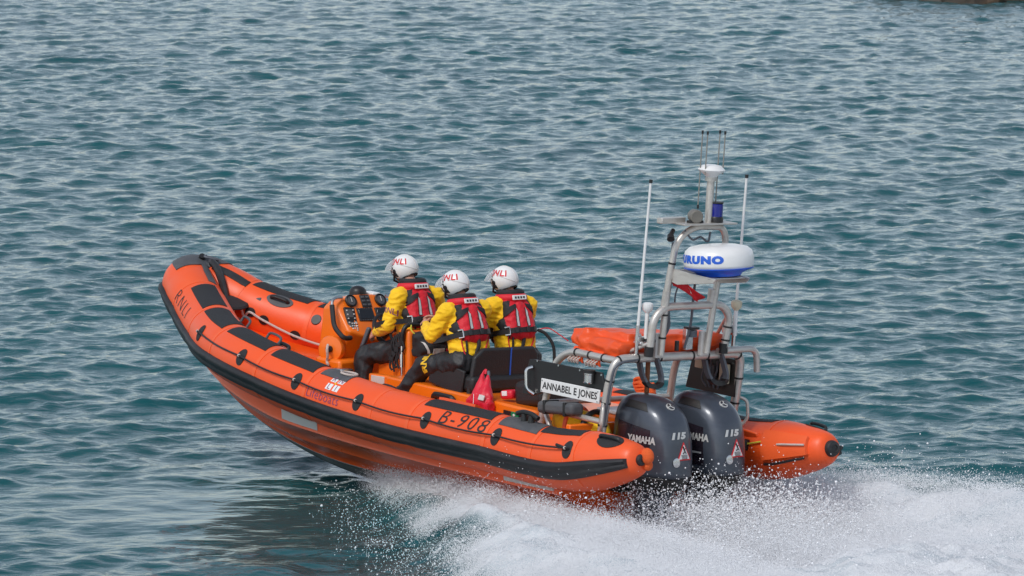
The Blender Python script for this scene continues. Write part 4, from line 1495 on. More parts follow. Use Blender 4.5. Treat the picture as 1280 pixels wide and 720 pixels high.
# folded orange airbag on the cage
bb = (1.25, 0, .92)
ab = based('folded_airbag', bb, 'folded orange fabric airbag laced on top of the aluminium cage', 'airbag')
prims = [('b', (1.27, 0, .985), (.70, 1.26, .10)), ('b', (1.25, -.03, 1.035), (.58, 1.10, .07), eul(3, 3, 0)), ('b', (1.53, .25, 1.0), (.22, .70, .10), eul(6, 8, 0)),
         ('e', (1.0, -.35, 1.03), (.16, .30, .085)), ('e', (1.45, .45, 1.0), (.20, .22, .07)), ('b', (1.20, .62, .945), (.56, .09, .13), eul(-14, 0, 0)), ('e', (1.05, .58, .95), (.14, .1, .09))]
o = blob('cloth', prims, ORCLOTH, ab, voxel=.014, smooth=5, wrinkle=.019, wscale=5.5, stretch=(1, .6, 1.6), seed=3)
shift(o, bb)
for x0 in (1.44, 1.20):
    S = np.array([[(x0 + dx * .085, .655 + .05 * math.sin(t * 2.2), .93 - .12 * t) for dx in (-1, -.5, 0, .5, 1)] for t in np.linspace(0, 1, 6)])
    S[-1, ::2, 2] -= .015
    o = shift(G().sheet(S, S - [0, .012, 0]).build('lacing_flap', ORCLOTH, ab), bb)
    g = G()
    for dx in (-.06, -.02, .02, .06):
        g.tube(smooth_path([(x0 + dx, .705, .845), (x0 + dx + .015, .735, .82), (x0 + dx + .02, .715, .79), (x0 + dx + .04, .70, .84)]), .0075, 6)
    shift(g.build('lacing', ROPEW, ab), bb)

# red dry bag with two handles
rb = (2.87, .615, .225)
bag = based('red_bag', rb, 'bright red soft bag with two handles and a grey patch, beside the black backrest', 'bag')
bag.scale = (.86, .86, .86)
o = blob('bag_body', [('e', (0, 0, .0), (.20, .072, .08)), ('b', (0, 0, -.03), (.37, .11, .09)), ('c', (.05, -.02, .05), .090, (.115, -.10, .27), .018), ('c', (-.05, -.02, .05), .090, (.02, -.10, .27), .016), ('e', (0, -.02, .06), (.165, .06, .09))],
         BAGRED, bag, voxel=.008, smooth=5, wrinkle=.009, wscale=9, stretch=(1.6, 1, .5), seed=6)
G().tube(smooth_path([(.115, -.10, .25), (.12, -.115, .29), (.10, -.13, .32), (.09, -.12, .28)]), .014, 8).build('handle', BAGRED, bag)
G().tube(smooth_path([(.02, -.10, .25), (.03, -.115, .28), (.055, -.13, .31), (.03, -.12, .27)]), .016, 8).build('handle', CABLE, bag)
G().prism([(-.05, .048, .09), (-.14, .050, .085), (-.145, .068, .035), (-.05, .068, .035)], (-.0, .016, .0)).build('grey_patch', REFL, bag, bevel=.004)
G().cyl((.02, .079, -.02), (.045, .060, .08), .004, n=6).build('zip', WHITE, bag)
pad('orange_flap', ORCLOTH, 2.95, 2.42, 104, 126, 1, thick=.03)

# black kit bag strapped to the back of the helm seat pod
kb_ = (4.32, .05, .42)
kit = based('kit_bag', kb_, 'black kit bag with a grey panel strapped behind the orange seat pod', 'bag')
o = blob('bag_body', [('b', (4.34, .02, .53), (.16, .44, .22)), ('e', (4.28, .02, .51), (.13, .24, .13)), ('e', (4.35, .15, .60), (.08, .12, .06))], BLKF, kit, voxel=.014, smooth=5, wrinkle=.010, wscale=14, seed=5)
shift(o, kb_)
bvk = bvh_of(o)
kf = on_surface(bvk, (-.02, -.02, .10), (0, -1, 0), (0, 0, 1), .003)
decal('grey_panel', [(-.13, -.085), (-.02, -.075), (-.02, .0), (-.13, -.005)], kf, REFL, kit, lift=.003)
decal('red_panel', [(.0, -.10), (.08, -.10), (.08, .06), (.0, .06)], kf, REDF, kit, lift=.004)
decal('trim', [(-.21, .05), (-.19, .04), (-.15, -.05), (-.17, -.05)], kf, REFL, kit, lift=.004)

# yellow bag and grey float box under the name board
yb_ = (1.50, .56, .0)
yb = based('yellow_bag', yb_, 'yellow and orange bag lying under the white name board', 'bag')
o = blob('bag_body', [('e', (1.52, .62, .23), (.26, .14, .15)), ('e', (1.27, .60, .19), (.20, .13, .14)), ('b', (1.45, .58, .10), (.6, .22, .2))], YEL, yb, voxel=.014, smooth=4, wrinkle=.012, wscale=10, seed=8)
shift(o, yb_)
for x_ in (.0, -.24):
    G().tube(smooth_path([(x_, -.14, .14), (x_, -.06, .33), (x_ - .01, .06, .37), (x_ - .02, .17, .30), (x_ - .02, .19, .15), (x_, .14, .02)]), .026, 8).build('strap', BLACK if x_ else SEAM, yb)
fb_ = (1.48, .78, .34)
fx = based('float_box', fb_, 'dark grey padded box strapped to the lower cage rail', 'box')
shift(G().box((1.46, .835, .385), (.50, .15, .11), eul(0, 5, 0)).build('box_body', GREYRUB, fx, bevel=.035, seg=3), fb_)
shift(G().box((1.60, .83, .375), (.035, .165, .125), eul(0, 5, 0)).box((1.32, .83, .395), (.035, .165, .125), eul(0, 5, 0)).build('strap', BLACK, fx, bevel=.004), fb_)
ob_ = (1.6, .1, .0)
tr = based('white_tray', (1.35, .05, .0), 'white and orange stowage bin on deck behind the name board', 'bin')
G().box((0, 0, .16), (.62, .44, .30)).build('bin_body', GRP, tr, bevel=.03)
G().box((0, 0, .325), (.60, .42, .035)).build('bin_lid', WHITE, tr, bevel=.012)

# coil of orange rope on the starboard tube
cp_ = surf(np.array(2.55), np.array(98.0), -1, .03)
co_ = based('rope_coil', cp_, 'coil of orange rope lying on the far tube behind the outboards', 'rope')
g = G()
for k in range(4):
    g.tube([(.12 * math.cos(t) + .01 * k, .055 * math.sin(t), .012 + .022 * k + .012 * math.sin(3 * t + k)) for t in np.linspace(0, 2 * np.pi, 31)], .017, 8)
g.build('rope_turns', ROPEO, co_)
G().tube(smooth_path([(.1, .0, .05), (.14, .02, .10), (.05, .03, .13), (-.03, .0, .10), (-.12, .02, .08)]), .015, 8).build('rope_end', ROPEO, co_)

# red ensign flying from the mast arch
fl_ = (.72, .20, 1.56)
FS = .8
fl = based('ensign', fl_, 'small red flag with a white crest fluttering from the mast', 'flag')
S = []
for s_ in np.linspace(0, 1, 22):
    row = []
    for t in np.linspace(0, 1, 9):
        x = -.10 * s_ - .02 * math.sin(5 * s_ + 2 * t)
        y = .05 - .33 * s_ + .03 * math.sin(9 * s_ + 1.5 * t)
        z = .14 * (t - .0) * (1 - .25 * s_) - .20 * s_ ** 1.2 + .02 * math.sin(8 * s_ + 3 * t)
        row.append((x + .03 * math.sin(7 * s_ + 4 * t), y, z))
    S.append(row)
S = np.array(S) * .8
G().sheet(S, S + [.004, 0, 0]).build('cloth', FLAGRED, fl, sharp=0)
G().sheet(S[10:15, 2:6] + [-.004, .002, 0], S[10:15, 2:6] + [-.001, .0005, 0]).build('crest', WHITE, fl, sharp=0)

# ================================================================== THE CREW
def v3(*a):
    return np.array(a, float)

def hand_prims(wrist, dirv, palm_n, curl=0.6, s_=1):
    """palm, four unequal curled fingers, thumb off the side of the palm. dirv: along the hand, palm_n: out of the palm"""
    d = dirv / np.linalg.norm(dirv)
    n = palm_n - d * (palm_n @ d)
    n /= np.linalg.norm(n)
    w_ = np.cross(d, n) * s_
    P = [('c', wrist - d * .02, .026, wrist + d * .03, .028)]
    for k in (-1.0, -.33, .33, 1.0):
        P.append(('c', wrist + d * .03 + w_ * .018 * k, .017, wrist + d * .088 + w_ * .028 * k, .0145))
    for k, L_ in ((-1.0, .72), (-.33, .92), (.33, 1.0), (1.0, .90)):
        b = wrist + d * .092 + w_ * .029 * k
        a1, a2, a3 = curl * .7, curl * 1.6, curl * 2.3
        p1 = b + (d * math.cos(a1) + n * math.sin(a1)) * .040 * L_
        p2 = p1 + (d * math.cos(a2) + n * math.sin(a2)) * .028 * L_
        p3 = p2 + (d * math.cos(a3) + n * math.sin(a3)) * .020 * L_
        P += [('c', b, .0105, p1, .0098), ('c', p1, .0098, p2, .009), ('c', p2, .009, p3, .0078)]
    t0 = wrist + d * .030 + w_ * .028
    t1 = t0 + (d * .55 + w_ * .75 + n * .35) * .042
    t2 = t1 + (d * .85 + w_ * .25 + n * .45) * .032
    P += [('c', t0, .017, t1, .0125), ('c', t1, .0115, t2, .009)]
    return P

def crew(label, J, seed, head_yaw=0.0, head_pitch=0.0, sleeve_text=False, thigh_text=False, knot=False):
    """J: joints in boat coordinates"""
    base = v3(J['hip'][0], J['hip'][1], J['hip'][2] - .12)
    who = empty('person')
    who.matrix_world = BM @ Matrix.Translation(base)
    tag(who, label, 'person', 'crew seated in the rescue boat')
    q = {k: v3(*p) - base for k, p in J.items()}
    hip, neck = q['hip'], q['neck']
    up = neck - hip
    up /= np.linalg.norm(up)
    sh = q['Ls'] - q['Rs']
    lat = sh - up * (sh @ up)
    lat /= np.linalg.norm(lat)              # to the person's left
    fw = np.cross(lat, up)                  # forwards
    Mt = np.stack([fw, lat, up], 1)         # torso frame
    # head frame
    hy, hp = R(head_yaw), R(head_pitch)
    hf = v3(math.cos(hy) * math.cos(hp), math.sin(hy) * math.cos(hp), math.sin(hp))
    hl = np.cross([0, 0, 1.0], hf)
    hl /= np.linalg.norm(hl)
    hu = np.cross(hf, hl)
    Mh = np.stack([hf, hl, hu], 1)
    hc = q['head']
    def H(x, y, z):
        return hc + Mh @ v3(x, y, z)
    def Tt(x, y, z):
        return hip + Mt @ v3(x, y, z)
    tl = float(np.linalg.norm(neck - hip))
    hL, hR = hip + lat * .11, hip - lat * .11

    # ---- body: one continuous skin
    B = [('e', H(.0, 0, .005), (.094, .074, .10), Mh), ('e', H(.035, 0, -.055), (.062, .055, .062), Mh), ('c', H(.085, 0, .0), .011, H(.108, 0, -.030), .015),
         ('c', H(.085, -.018, -.070), .010, H(.085, .018, -.070), .010), ('e', H(.0, .078, -.01), (.02, .010, .032), Mh), ('e', H(.0, -.078, -.01), (.02, .010, .032), Mh),
         ('c', H(-.025, 0, -.05), .062, neck - up * .02, .066), ('c', neck - up * .03, .07, Tt(0, 0, tl * .72), .125),
         ('c', Tt(.0, .07, tl * .70), .10, Tt(0, .06, .10), .10), ('c', Tt(.0, -.07, tl * .70), .10, Tt(0, -.06, .10), .10), ('c', hL, .10, hR, .10)]
    for s_, k in (('L', 1), ('R', -1)):
        B += [('c', q[s_ + 's'], .06, q[s_ + 'e'], .045), ('c', q[s_ + 'e'], .043, q[s_ + 'w'], .030), ('c', Tt(0, k * .08, tl * .84), .07, q[s_ + 's'], .06),
              ('c', hL if k > 0 else hR, .085, q[s_ + 'k'], .06), ('c', q[s_ + 'k'], .055, q[s_ + 'a'], .04), ('c', q[s_ + 'a'], .04, q[s_ + 'a'] + v3(.16, 0, -.03), .035)]
        hd = q[s_ + 'h'] - q[s_ + 'w']
        B += hand_prims(q[s_ + 'w'], hd, q[s_ + 'n'] + base, .65, -k)
    blob('body', B, SKIN, who, voxel=.0065, smooth=2)
    for k in (.032, -.032):
        part(G().ell(H(.083, k, .008), (.013, .013, .012), nu=10, nv=8), 'eye', WHITE, who)
    blob('hair', [('e', H(-.02, 0, .0), (.096, .080, .095), Mh), ('e', H(-.062, 0, -.06), (.035, .055, .03), Mh)], HAIR, who, voxel=.012, smooth=2)

    # ---- yellow jacket
    Jk = [('c', Tt(.0, .085, tl * .80), .115, Tt(.005, .075, .14), .130), ('c', Tt(.0, -.085, tl * .80), .115, Tt(.005, -.075, .14), .130),
          ('c', Tt(.03, .0, tl * .76), .135, Tt(.03, 0, .16), .145), ('c', Tt(.0, .06, .10), .135, Tt(.0, -.06, .10), .135),
          ('c', Tt(.0, .0, tl * .84), .09, neck - up * .015, .080)]
    for s_, k in (('L', 1), ('R', -1)):
        Jk += [('c', Tt(0, k * .09, tl * .87), .085, q[s_ + 's'], .092), ('c', q[s_ + 's'], .088, q[s_ + 'e'], .068), ('e', q[s_ + 's'] * .5 + q[s_ + 'e'] * .5, (.082, .082, .10)),
               ('c', q[s_ + 'e'], .067, q[s_ + 'e'] * .35 + q[s_ + 'w'] * .65, .062), ('c', q[s_ + 'e'] * .35 + q[s_ + 'w'] * .65, .060, q[s_ + 'w'] * .97 + q[s_ + 'e'] * .03, .043)]
    jk = blob('jacket', Jk, YEL, who, voxel=.0095, smooth=4, wrinkle=.0125, wscale=12.5, stretch=(.8, .8, 1.7), seed=seed)
    for s_ in 'LR':
        d = q[s_ + 'w'] - q[s_ + 'e']
        d /= np.linalg.norm(d)
        part(G().cyl(q[s_ + 'w'] - d * .028, q[s_ + 'w'] + d * .004, .046, .040, 18), 'cuff', BLKF, who, bevel=.006)
    # ---- trousers and boots
    Tr = [('c', hL, .135, hR, .135), ('c', Tt(.0, .07, .0), .13, Tt(0, -.07, .02), .13)]
    Bt = []
    for s_, k in (('L', 1), ('R', -1)):
        h0 = hL if k > 0 else hR
        Tr += [('c', h0, .125, q[s_ + 'k'], .092), ('c', q[s_ + 'k'], .092, q[s_ + 'a'], .078), ('e', q[s_ + 'k'], (.10, .095, .10))]
        a = q[s_ + 'a']
        Bt += [('c', a + v3(0, 0, .05), .062, a + v3(0, 0, -.02), .058), ('c', a + v3(-.03, 0, -.035), .045, a + v3(.17, 0, -.045), .042)]
    tr_ = blob('trousers', Tr, TRO, who, voxel=.011, smooth=4, wrinkle=.022, wscale=9, stretch=(1, 1, .8), seed=seed + 4)
    blob('boots', Bt, RUB, who, voxel=.011, smooth=2)

    # ---- lifejacket: padded vest, its collar, webbing
    def vest_col(c_, n_):
        p = Mt.T @ (np.array(c_) - hip)
        y, z = abs(p[1]), p[2] / tl
        if z > .93:
            return 1 if y < .05 and p[0] < -.1 else 0
        if z > .70 and y > .085 + (.93 - z) * .30:
            return 1
        if y > .158 - .12 * max(0, .56 - z):
            return 1
        return 0
    Vs = [('c', Tt(-.085, .070, tl * .80), .080, Tt(-.095, .080, tl * .43), .085), ('c', Tt(-.085, -.070, tl * .80), .080, Tt(-.095, -.080, tl * .43), .085),
          ('c', Tt(-.095, .0, tl * .82), .078, Tt(-.105, .0, tl * .42), .088), ('c', Tt(.13, .085, tl * .85), .05, Tt(.15, .085, tl * .40), .075), ('c', Tt(.13, -.085, tl * .85), .05, Tt(.15, -.085, tl * .40), .075),
          ('c', Tt(-.08, .09, tl * .86), .06, Tt(.10, .10, tl * .95), .05), ('c', Tt(-.08, -.09, tl * .86), .06, Tt(.10, -.10, tl * .95), .05),
          ('c', Tt(-.05, .115, tl * .55), .085, Tt(.1, .12, tl * .5), .07), ('c', Tt(-.05, -.115, tl * .55), .085, Tt(.1, -.12, tl * .5), .07)]
    vest = blob('lifejacket', Vs, [REDF, BLKF], who, voxel=.0095, smooth=4, wrinkle=.006, wscale=16, colour=vest_col, seed=seed + 9)
    ring = [neck + up * .012 + Mt @ v3(.108 * math.cos(t) - .015, .115 * math.sin(t), .018 * math.cos(t) - .012) for t in np.linspace(.5, 2 * np.pi - .5, 25)]
    cl = part(G().tube(ring, .040, 12), 'collar', REDF, vest)
    ring2 = [neck + up * .043 + Mt @ v3(.092 * math.cos(t) - .015, .098 * math.sin(t), .018 * math.cos(t)) for t in np.linspace(.5, 2 * np.pi - .5, 25)]
    part(G().tube(ring2, .037, 10), 'collar_lining', BLKF, vest)
    bvv_ = bvh_of(vest)
    bk = on_surface(bvv_, Tt(-.10, 0, 0), -lat, up, .003, back=.4)      # seen from behind: u to the right
    def bu_(u, v, l=0.0):
        return bk(u, v * tl, l)
    for u in (-.058, .058):
        decal('reflective_stripe', [(u - .018, .49), (u + .018, .49), (u + .014 - u * .12, .74), (u - .014 - u * .12, .80)], bu_, BLKF, vest, lift=.003, n=8)
        decal('reflective_stripe', [(u - .013, .495), (u + .013, .495), (u + .009 - u * .12, .735), (u - .009 - u * .12, .795)], bu_, SILVER, vest, lift=.006, n=8)
    lb = neck + up * .002 + Mt @ v3(-.158, 0, -.022)
    Ml = np.stack([-lat, up, np.cross(-lat, up)], 1)
    part(G().box(lb, (.15, .045, .014), Ml), 'name_label', WHITE, vest, bevel=.004)
    for u in (-.045, -.015, .015, .045):
        part(G().box(lb - Ml[:, 2] * 0 + Mt @ v3(-.0075, 0, 0) - lat * u, (.018, .020, .004), Ml), 'label_print', INK, vest)
    decal('shoulder_band', [(-.16, .66), (-.06, .80), (-.05, .86), (-.16, .80)], bu_, BLKF, vest, lift=.008, n=8)
    decal('shoulder_band', [(.06, .80), (.16, .66), (.16, .80), (.05, .86)], bu_, BLKF, vest, lift=.008, n=8)
    # belt round the waist of the vest, held off the cloth
    bz = tl * .43
    bvj = bvh_of(jk)
    belt = []
    for t in np.linspace(0, 2 * np.pi, 45)[:-1]:
        d = Mt @ v3(math.cos(t), math.sin(t), 0)
        o_ = Tt(0, 0, bz)
        best = 0
        for bv_ in (bvv_, bvj):
            hit = bv_.ray_cast(Vector(o_ + d * .6), Vector(-d), .6)
            if hit[0] is not None:
                best = max(best, .6 - hit[3])
        belt.append(o_ + d * (best + .006))
    belt = np.array(belt)
    belt = (np.roll(belt, 1, 0) + belt * 2 + np.roll(belt, -1, 0)) / 4
    cen_ = belt.mean(0)
    out = belt - cen_
    out /= np.linalg.norm(out, axis=1)[:, None]
    rgs = [np.array([b + o2 * .008 + up * .024, b + o2 * .008 - up * .024, b - o2 * .004 - up * .024, b - o2 * .004 + up * .024]) for b, o2 in zip(belt, out)]
    rgs.append(rgs[0])
    part(G().rings(rgs, cap=False), 'belt', BLKF, vest)
    for tk in (2.75, 3.4, 3.75):
        i = int(tk / (2 * np.pi) * 44)
        b, o2 = belt[i], out[i]
        tg = np.cross(up, o2)
        part(G().box(b + o2 * .008, (.036, .055, .022), np.stack([tg, up, o2], 1)), 'belt_slider', BLACK, vest, bevel=.004)
    i = int(2.35 / (2 * np.pi) * 44)
    b, o2 = belt[i] + out[i] * .014, out[i]
    tg = np.cross(up, o2)
    part(G().tube([b + tg * x + up * z for x, z in ((-.022, .035), (.022, .035), (.026, 0), (.022, -.035), (-.022, -.035))], .009, 8), 'buckle', STEEL, vest)
    # crotch straps and red cord under the belt
    bj = on_surface(bvj, Tt(-.10, 0, 0), -lat, up, .004, back=.4)
    def strap(name, m, pts, r_, flat=False):
        P = smooth_path([bj(u, v * tl, r_) for u, v in pts])
        return part(G().tube(P, r_, 8), name, m, vest)
    strap('crotch_strap', BLKF, [(.02, .38), (.0, .22), (-.05, .02)], .018)
    strap('crotch_strap', BLKF, [(-.10, .40), (-.11, .22), (-.10, .0)], .010)
    strap('red_cord', REDF, [(.13, .46), (.15, .36), (.11, .24), (.06, .12)], .007)
    strap('red_cord', REDF, [(-.13, .42), (-.14, .28), (-.13, .08)], .006)
    # side strap from the vest to the front
    # ---- helmet with visor
    def hel(a, e, s_=1.0, dz=0.0):
        x = .142 * math.cos(e) * math.cos(a) * s_
        y = .117 * math.cos(e) * math.sin(a) * s_
        z = .128 * math.sin(e) * s_ + dz
        return H(x - .010, y, z + .012)
    outer, inner = [], []
    for a in np.linspace(0, 2 * np.pi, 49):
        aa = abs((a + np.pi) % (2 * np.pi) - np.pi)
        lo = float(np.interp(aa, [0, .62, .85, 1.10, 1.7, 2.2, 2.7, np.pi], [.22, .16, -.30, -.84, -.90, -.66, -.46, -.40]))
        ro, ri = [], []
        for e in np.linspace(lo, np.pi / 2, 18):
            ro.append(hel(a, e))
            ri.append(hel(a, e, .90))
        outer.append(ro)
        inner.append(ri)
    helm = part(G().sheet(outer, inner), 'helmet', WHITE, who, sharp=50)
    rim = [np.array(outer)[i, 0] * .97 + np.array(inner)[i, 0] * .03 for i in range(49)]
    part(G().tube(rim, .007, 6), 'helmet_rim', BLACK, helm)
    part(G().tube([hel(np.pi, e, 1.004) for e in np.linspace(-.30, 1.5, 16)] + [hel(0, e, 1.004) for e in np.linspace(1.5, .3, 12)], .004, 6), 'helmet_seam', REFL, helm)
    for s_ in (1, -1):
        part(G().tube([hel(s_ * a, e, 1.003) for a, e in zip(np.linspace(1.45, 3.1, 16), np.linspace(.42, -.12, 16))], .003, 6), 'helmet_seam', REFL, helm)
        c0 = hel(s_ * 1.28, -.22, 1.0)
        nn = c0 - H(-.010, 0, .012)
        nn /= np.linalg.norm(nn)
        part(G().lathe([(.024, -.006), (.024, .006), (.012, .009), (.0, .009)], c0, nn, 16), 'vent', BLACK, helm)
        c1 = hel(s_ * 1.36, -.46, 1.0)
        part(G().lathe([(.020, -.006), (.020, .006), (.010, .009), (.0, .009)], c1, nn, 16), 'vent', BLACK, helm)
        for a, e in ((1.12, .02), (1.05, .25), (1.5, -.58)):
            c2 = hel(s_ * a, e, 1.0)
            part(G().lathe([(.009, -.004), (.009, .005), (.0, .006)], c2, nn, 12), 'stud', BLACK, helm)
        def hm(u, v, s_=s_):
            a0 = 1.50 if s_ > 0 else -1.50
            return hel(a0 + u / .12, .52 + v / .125, 1.012)
        lettering('lettering', 'RNLI', .085, hm, REDINK, helm, bold=.003, xs=1.0, shear=.10, spacing=1.15, cut=.02)
    vo, vi = [], []
    for a in np.linspace(-1.22, 1.22, 25):
        k = math.cos(a * .95)
        ro, ri = [], []
        for e in np.linspace(.62, -.10, 10):
            t = (.62 - e) / .72
            ro.append(hel(a, e, 1.04 + .46 * k * t))
            ri.append(hel(a, e, 1.022 + .46 * k * t))
        vo.append(ro)
        vi.append(ri)
    part(G().sheet(vo, vi), 'visor', VISOR, helm, sharp=60)
    part(G().tube([H(.03, .110, -.04), H(.055, .085, -.10), H(.065, .0, -.125), H(.055, -.085, -.10), H(.03, -.110, -.04)], .010, 8), 'chin_strap', BLKF, helm)
    # ---- printed letters
    if sleeve_text:
        a, b = q['Ls'] * .45 + q['Le'] * .55, None
        d = q['Ls'] - q['Le']
        vd = np.array(d) / np.linalg.norm(d)
        nd = v3(-.45, .89, 0)
        ud = np.cross(vd, nd)
        fn = on_surface(bvj, a, ud, vd, .004, back=.3)
        lettering('sleeve_print', 'RNLI', .075, fn, PALEINK, jk, bold=.001, xs=.95, cut=.02)
    if thigh_text:
        bt = bvh_of(tr_)
        d = hL - q['Lk']
        ud = np.array(d) / np.linalg.norm(d)
        nd = v3(-.35, .75, .5)
        nd = nd - ud * (nd @ ud)
        vd = np.cross(nd / np.linalg.norm(nd), ud)
        fn = on_surface(bt, q['Lk'] * .80 + hL * .20, vd, -ud, .005, back=.3)
        lettering('thigh_print', 'RNLI', .10, fn, YELINK, tr_, bold=.004, xs=.9, cut=.02)
    if knot:
        i = int(4.25 / (2 * np.pi) * 44)
        b = belt[i] + out[i] * .02
        P = smooth_path([b, b + v3(-.06, -.05, -.03), b + v3(-.12, -.10, -.13), b + v3(-.14, -.11, -.27), b + v3(-.13, -.10, -.34)])
        S = np.array([[p + v3(.012, -.012, 0) * k for k in (-1, 1)] for p in P])
        part(G().tube(P, .015, 8), 'loose_strap', BLKF, vest)
        part(G().tube(smooth_path([b, b + v3(-.06, -.08, .02), b + v3(-.12, -.16, -.03), b + v3(-.17, -.24, -.09)]), .005, 6), 'red_lanyard', REDF, vest)
    return who

crew('person at the wheel in white helmet, yellow drysuit and red lifejacket, hand on the helm',
     dict(hip=(4.60, 0, .46), neck=(4.76, 0, 1.02), head=(4.905, .0, 1.165), Ls=(4.71, .20, .93), Rs=(4.68, -.22, .94), Le=(4.70, .31, .665), Re=(4.78, -.36, .68),
          Lw=(4.98, .225, .56), Rw=(5.02, -.18, .58), Lh=(5.09, .215, .51), Rh=(5.12, -.13, .58), Ln=(0, -.6, -.4), Rn=(0, .6, -.4),
          Lk=(5.09, .27, .325), Rk=(5.06, -.25, .36), La=(5.04, .30, .08), Ra=(5.02, -.25, .08)), 1, head_yaw=14, head_pitch=-8, sleeve_text=True)
crew('person in yellow and red on the near rear seat, both hands gripping the pod',
     dict(hip=(3.42, .30, .50), neck=(3.62, .30, 1.03), head=(3.735, .31, 1.175), Ls=(3.60, .49, .945), Rs=(3.57, .10, .965), Le=(3.70, .565, .715), Re=(3.76, .05, .72),
          Lw=(4.02, .40, .765), Rw=(4.05, .22, .80), Lh=(4.15, .34, .80), Rh=(4.18, .24, .82), Ln=(.2, -.8, -.3), Rn=(.2, .6, -.5),
          Lk=(3.92, .46, .40), Rk=(3.90, .16, .40), La=(4.15, .54, .08), Ra=(4.10, .14, .06)), 2, head_yaw=18, head_pitch=-10, thigh_text=True)
crew('person in yellow and red on the far rear seat, loose black strap behind',
     dict(hip=(3.50, -.30, .50), neck=(3.66, -.30, 1.05), head=(3.77, -.30, 1.195), Ls=(3.66, -.10, .975), Rs=(3.62, -.49, .98), Le=(3.76, -.04, .72), Re=(3.78, -.60, .72),
          Lw=(4.04, -.16, .74), Rw=(4.06, -.44, .74), Lh=(4.15, -.20, .74), Rh=(4.17, -.40, .74), Ln=(.2, -.8, -.3), Rn=(.2, .6, -.5),
          Lk=(3.93, -.16, .40), Rk=(3.92, -.46, .40), La=(4.05, -.16, .06), Ra=(4.05, -.46, .06)), 3, head_yaw=12, head_pitch=-4, knot=True)

# ================================================================== SPRAY
def spray_object(name, pts, rad, material, label):
    me = bpy.data.meshes.new(name)
    me.vertices.add(len(pts))
    me.vertices.foreach_set('co', np.ascontiguousarray(pts, dtype=np.float32).ravel())
    at = me.attributes.new('rad', 'FLOAT', 'POINT')
    at.data.foreach_set('value', np.ascontiguousarray(rad, dtype=np.float32))
    o = link(name, me, material, smooth=False)
    ng = bpy.data.node_groups.new(name, 'GeometryNodeTree')
    ng.interface.new_socket('Geometry', in_out='INPUT', socket_type='NodeSocketGeometry')
    ng.interface.new_socket('Geometry', in_out='OUTPUT', socket_type='NodeSocketGeometry')
    gi = ng.nodes.new('NodeGroupInput')
    go = ng.nodes.new('NodeGroupOutput')
    mp = ng.nodes.new('GeometryNodeMeshToPoints')
    na = ng.nodes.new('GeometryNodeInputNamedAttribute')
    na.data_type = 'FLOAT'
    na.inputs['Name'].default_value = 'rad'
    sm = ng.nodes.new('GeometryNodeSetMaterial')
    sm.inputs['Material'].default_value = material
    ng.links.new(gi.outputs[0], mp.inputs['Mesh'])
    ng.links.new(na.outputs['Attribute'], mp.inputs['Radius'])
    ng.links.new(mp.outputs[0], sm.inputs['Geometry'])
    ng.links.new(sm.outputs[0], go.inputs[0])
    md = o.modifiers.new('points', 'NODES')
    md.node_group = ng
    tag(o, label, 'spray', kind='stuff')
    return o

SPR = mat('spray_white', (0.86, 0.87, 0.89), 0.35, var=0.0)
def wake_xyz(a, b, z):
    """metres ahead of the transom, metres to port, height -> world"""
    return np.stack([a * FWD[0] + b * PRT[0], a * FWD[1] + b * PRT[1], z], -1)
def clump(P, seed, sc, keep):
    """thin the cloud out in patches so it hangs in plumes"""
    n = fbm(P[:, 0] * sc + P[:, 2] * sc * .8, P[:, 1] * sc - P[:, 2] * sc * 1.1, seed, 5, .6)
    return rng.random(len(P)) < np.clip((n - keep[0]) / (keep[1] - keep[0]), 0, 1)

def clump_w(P, seed, keep):
    """the same, in streaks drawn out along the boat's track"""
    a = P[:, 0] * FWD[0] + P[:, 1] * FWD[1]
    b = P[:, 0] * PRT[0] + P[:, 1] * PRT[1]
    n = fbm(a * .75 + 60 + P[:, 2], b * 2.6 + 60 + P[:, 2] * 2.2, seed, 5, .62)
    return rng.random(len(P)) < np.clip((n - keep[0]) / (keep[1] - keep[0]), 0, 1)

mist, mist_r, drops, drops_r = [], [], [], []
def add_mist(P, r):
    mist.append(P)
    mist_r.append(r)
def add_drops(P, r):
    drops.append(P)
    drops_r.append(r)

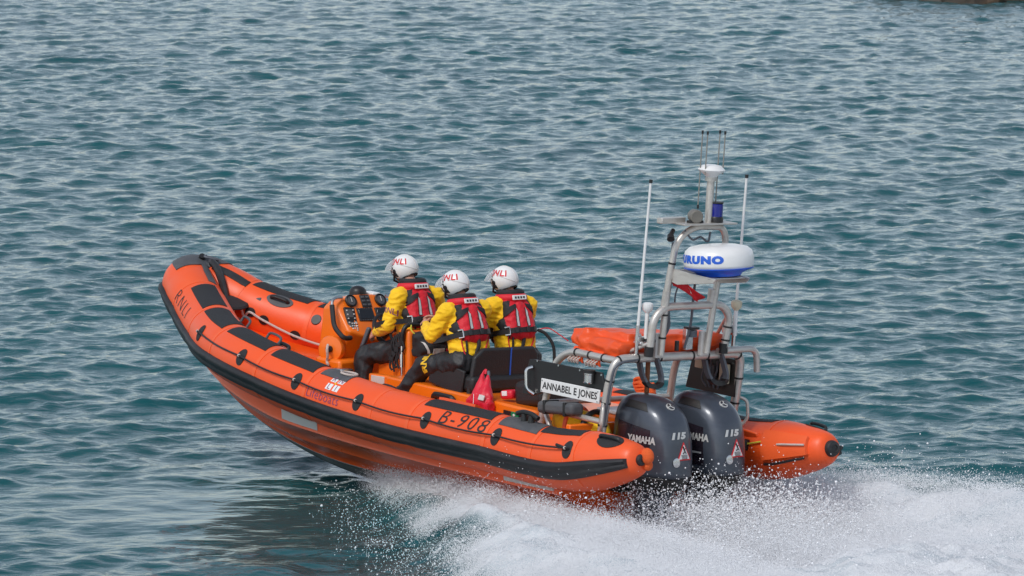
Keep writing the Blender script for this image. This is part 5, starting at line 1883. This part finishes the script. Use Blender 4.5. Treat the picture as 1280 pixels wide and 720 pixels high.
for sd in (1, -1):
    # sheet thrown outward from the planing hull: a thin haze amidships, thick by the stern
    n = 2200000 if sd > 0 else 700000
    a0 = 5.0 - 8.0 * rng.random(n) ** .78 + rng.normal(0, .12, n)
    s_ = np.clip(5.1 - a0, 0, 9)
    keep = rng.random(n) < .05 + .95 * np.clip(s_ / 3.6, 0, 1) ** 1.1
    a0, s_ = a0[keep], s_[keep]
    n = len(a0)
    reach = .20 + .52 * s_ ** .85
    t = rng.random(n) ** .9
    b = np.clip(.15 + .20 * s_, 0, .85) + reach * t
    top = np.clip(.16 + .11 * s_, 0, .48) * (1 - np.clip((s_ - 5.5) / 6, 0, .55))
    z = 4 * top * (t * .8 + .12) * (1 - (t * .8 + .12)) * rng.random(n) ** .8 + rng.normal(0, .05, n)
    P = wake_xyz(a0 - .35 * t * s_ ** .5 + rng.normal(0, .08, n), sd * b, np.abs(z) + .02)
    k = clump_w(P, 5 + sd, (.34, .66))
    P = P[k]
    add_mist(P, rng.uniform(.0009, .0034, len(P)))
    # separate drops beyond and above it
    n = 15000
    a0 = 4.9 - 6.0 * rng.random(n)
    s_ = np.clip(5.2 - a0, 0, 9)
    t = rng.random(n)
    b = np.clip(.2 + .2 * s_, 0, .9) + (.35 + .60 * s_ ** .8) * t + rng.normal(0, .16, n)
    z = np.abs(rng.normal(0, 1, n)) * np.clip(.10 + .05 * s_, 0, .30) * (1.1 - .7 * t)
    P = wake_xyz(a0, sd * b, z + .02)
    k = rng.random(n) < .06 + .94 * np.clip((s_ - .6) / 4.2, 0, 1) ** 1.3
    add_drops(P[k], (rng.gamma(3, .0008, n) + .0006)[k])

# boiling water round the outboards: plenty of separate drops thrown up between the sponsons
n = 34000
a0 = .30 + rng.normal(0, .50, n)
b = rng.normal(-.05, .60, n)
z = .22 + rng.normal(0, .17, n) + .16 * rng.random(n) ** 3
P = wake_xyz(a0, b, np.abs(z))
P = P[clump(P, 57, 3.0, (.22, .55))]
add_drops(P, rng.gamma(3, .0011, len(P)) + .0010)
n = 420000
a0 = -.1 + rng.normal(0, .75, n)
b = rng.normal(-.05, .75, n)
z = np.abs(rng.normal(0, .19, n))
P = wake_xyz(a0, b, z)
P = P[clump_w(P, 51, (.32, .70))]
add_mist(P, rng.uniform(.0011, .0032, len(P)))
# turbulent wake behind: streaks of low mist and drops over the white water
n = 2400000
a0 = 1.2 - 7.2 * rng.random(n)
half = .05 + .70 * (5.2 - a0) ** .88
b = rng.uniform(-1, 1, n) * half * 1.04
prof = (.07 + .26 * np.exp(-((np.abs(b) - half * .74) / (.26 * half)) ** 2) + .20 * np.exp(-((a0 + 2.2) / 1.5) ** 2 - (b / 1.2) ** 2)) * np.where(b < 0, .75, 1.0)
z = prof * np.abs(rng.normal(0, .8, n)) + .03
P = wake_xyz(a0, b, z)
P = P[clump_w(P, 91, (.40, .66))]
add_mist(P, rng.uniform(.0009, .0032, len(P)))
n = 26000
a0 = 1.0 - 7.0 * rng.random(n)
half = .05 + .70 * (5.2 - a0) ** .88
b = rng.uniform(-1.08, 1.08, n) * half
z = np.abs(rng.normal(0, .22, n)) + .05
add_drops(wake_xyz(a0, b, z), rng.gamma(4, .0008, n) + .0008)

mist = np.vstack(mist)
drops = np.vstack(drops)
mist_r = np.concatenate(mist_r)
drops_r = np.concatenate(drops_r)
spray_object('spray_mist', mist, mist_r, SPR, 'fine white spray mist hanging along the hull and over the wake')
spray_object('spray_drops', drops, drops_r, SPR, 'flying white water drops round the outboards and along the hull')
print('spray points', len(mist), len(drops))
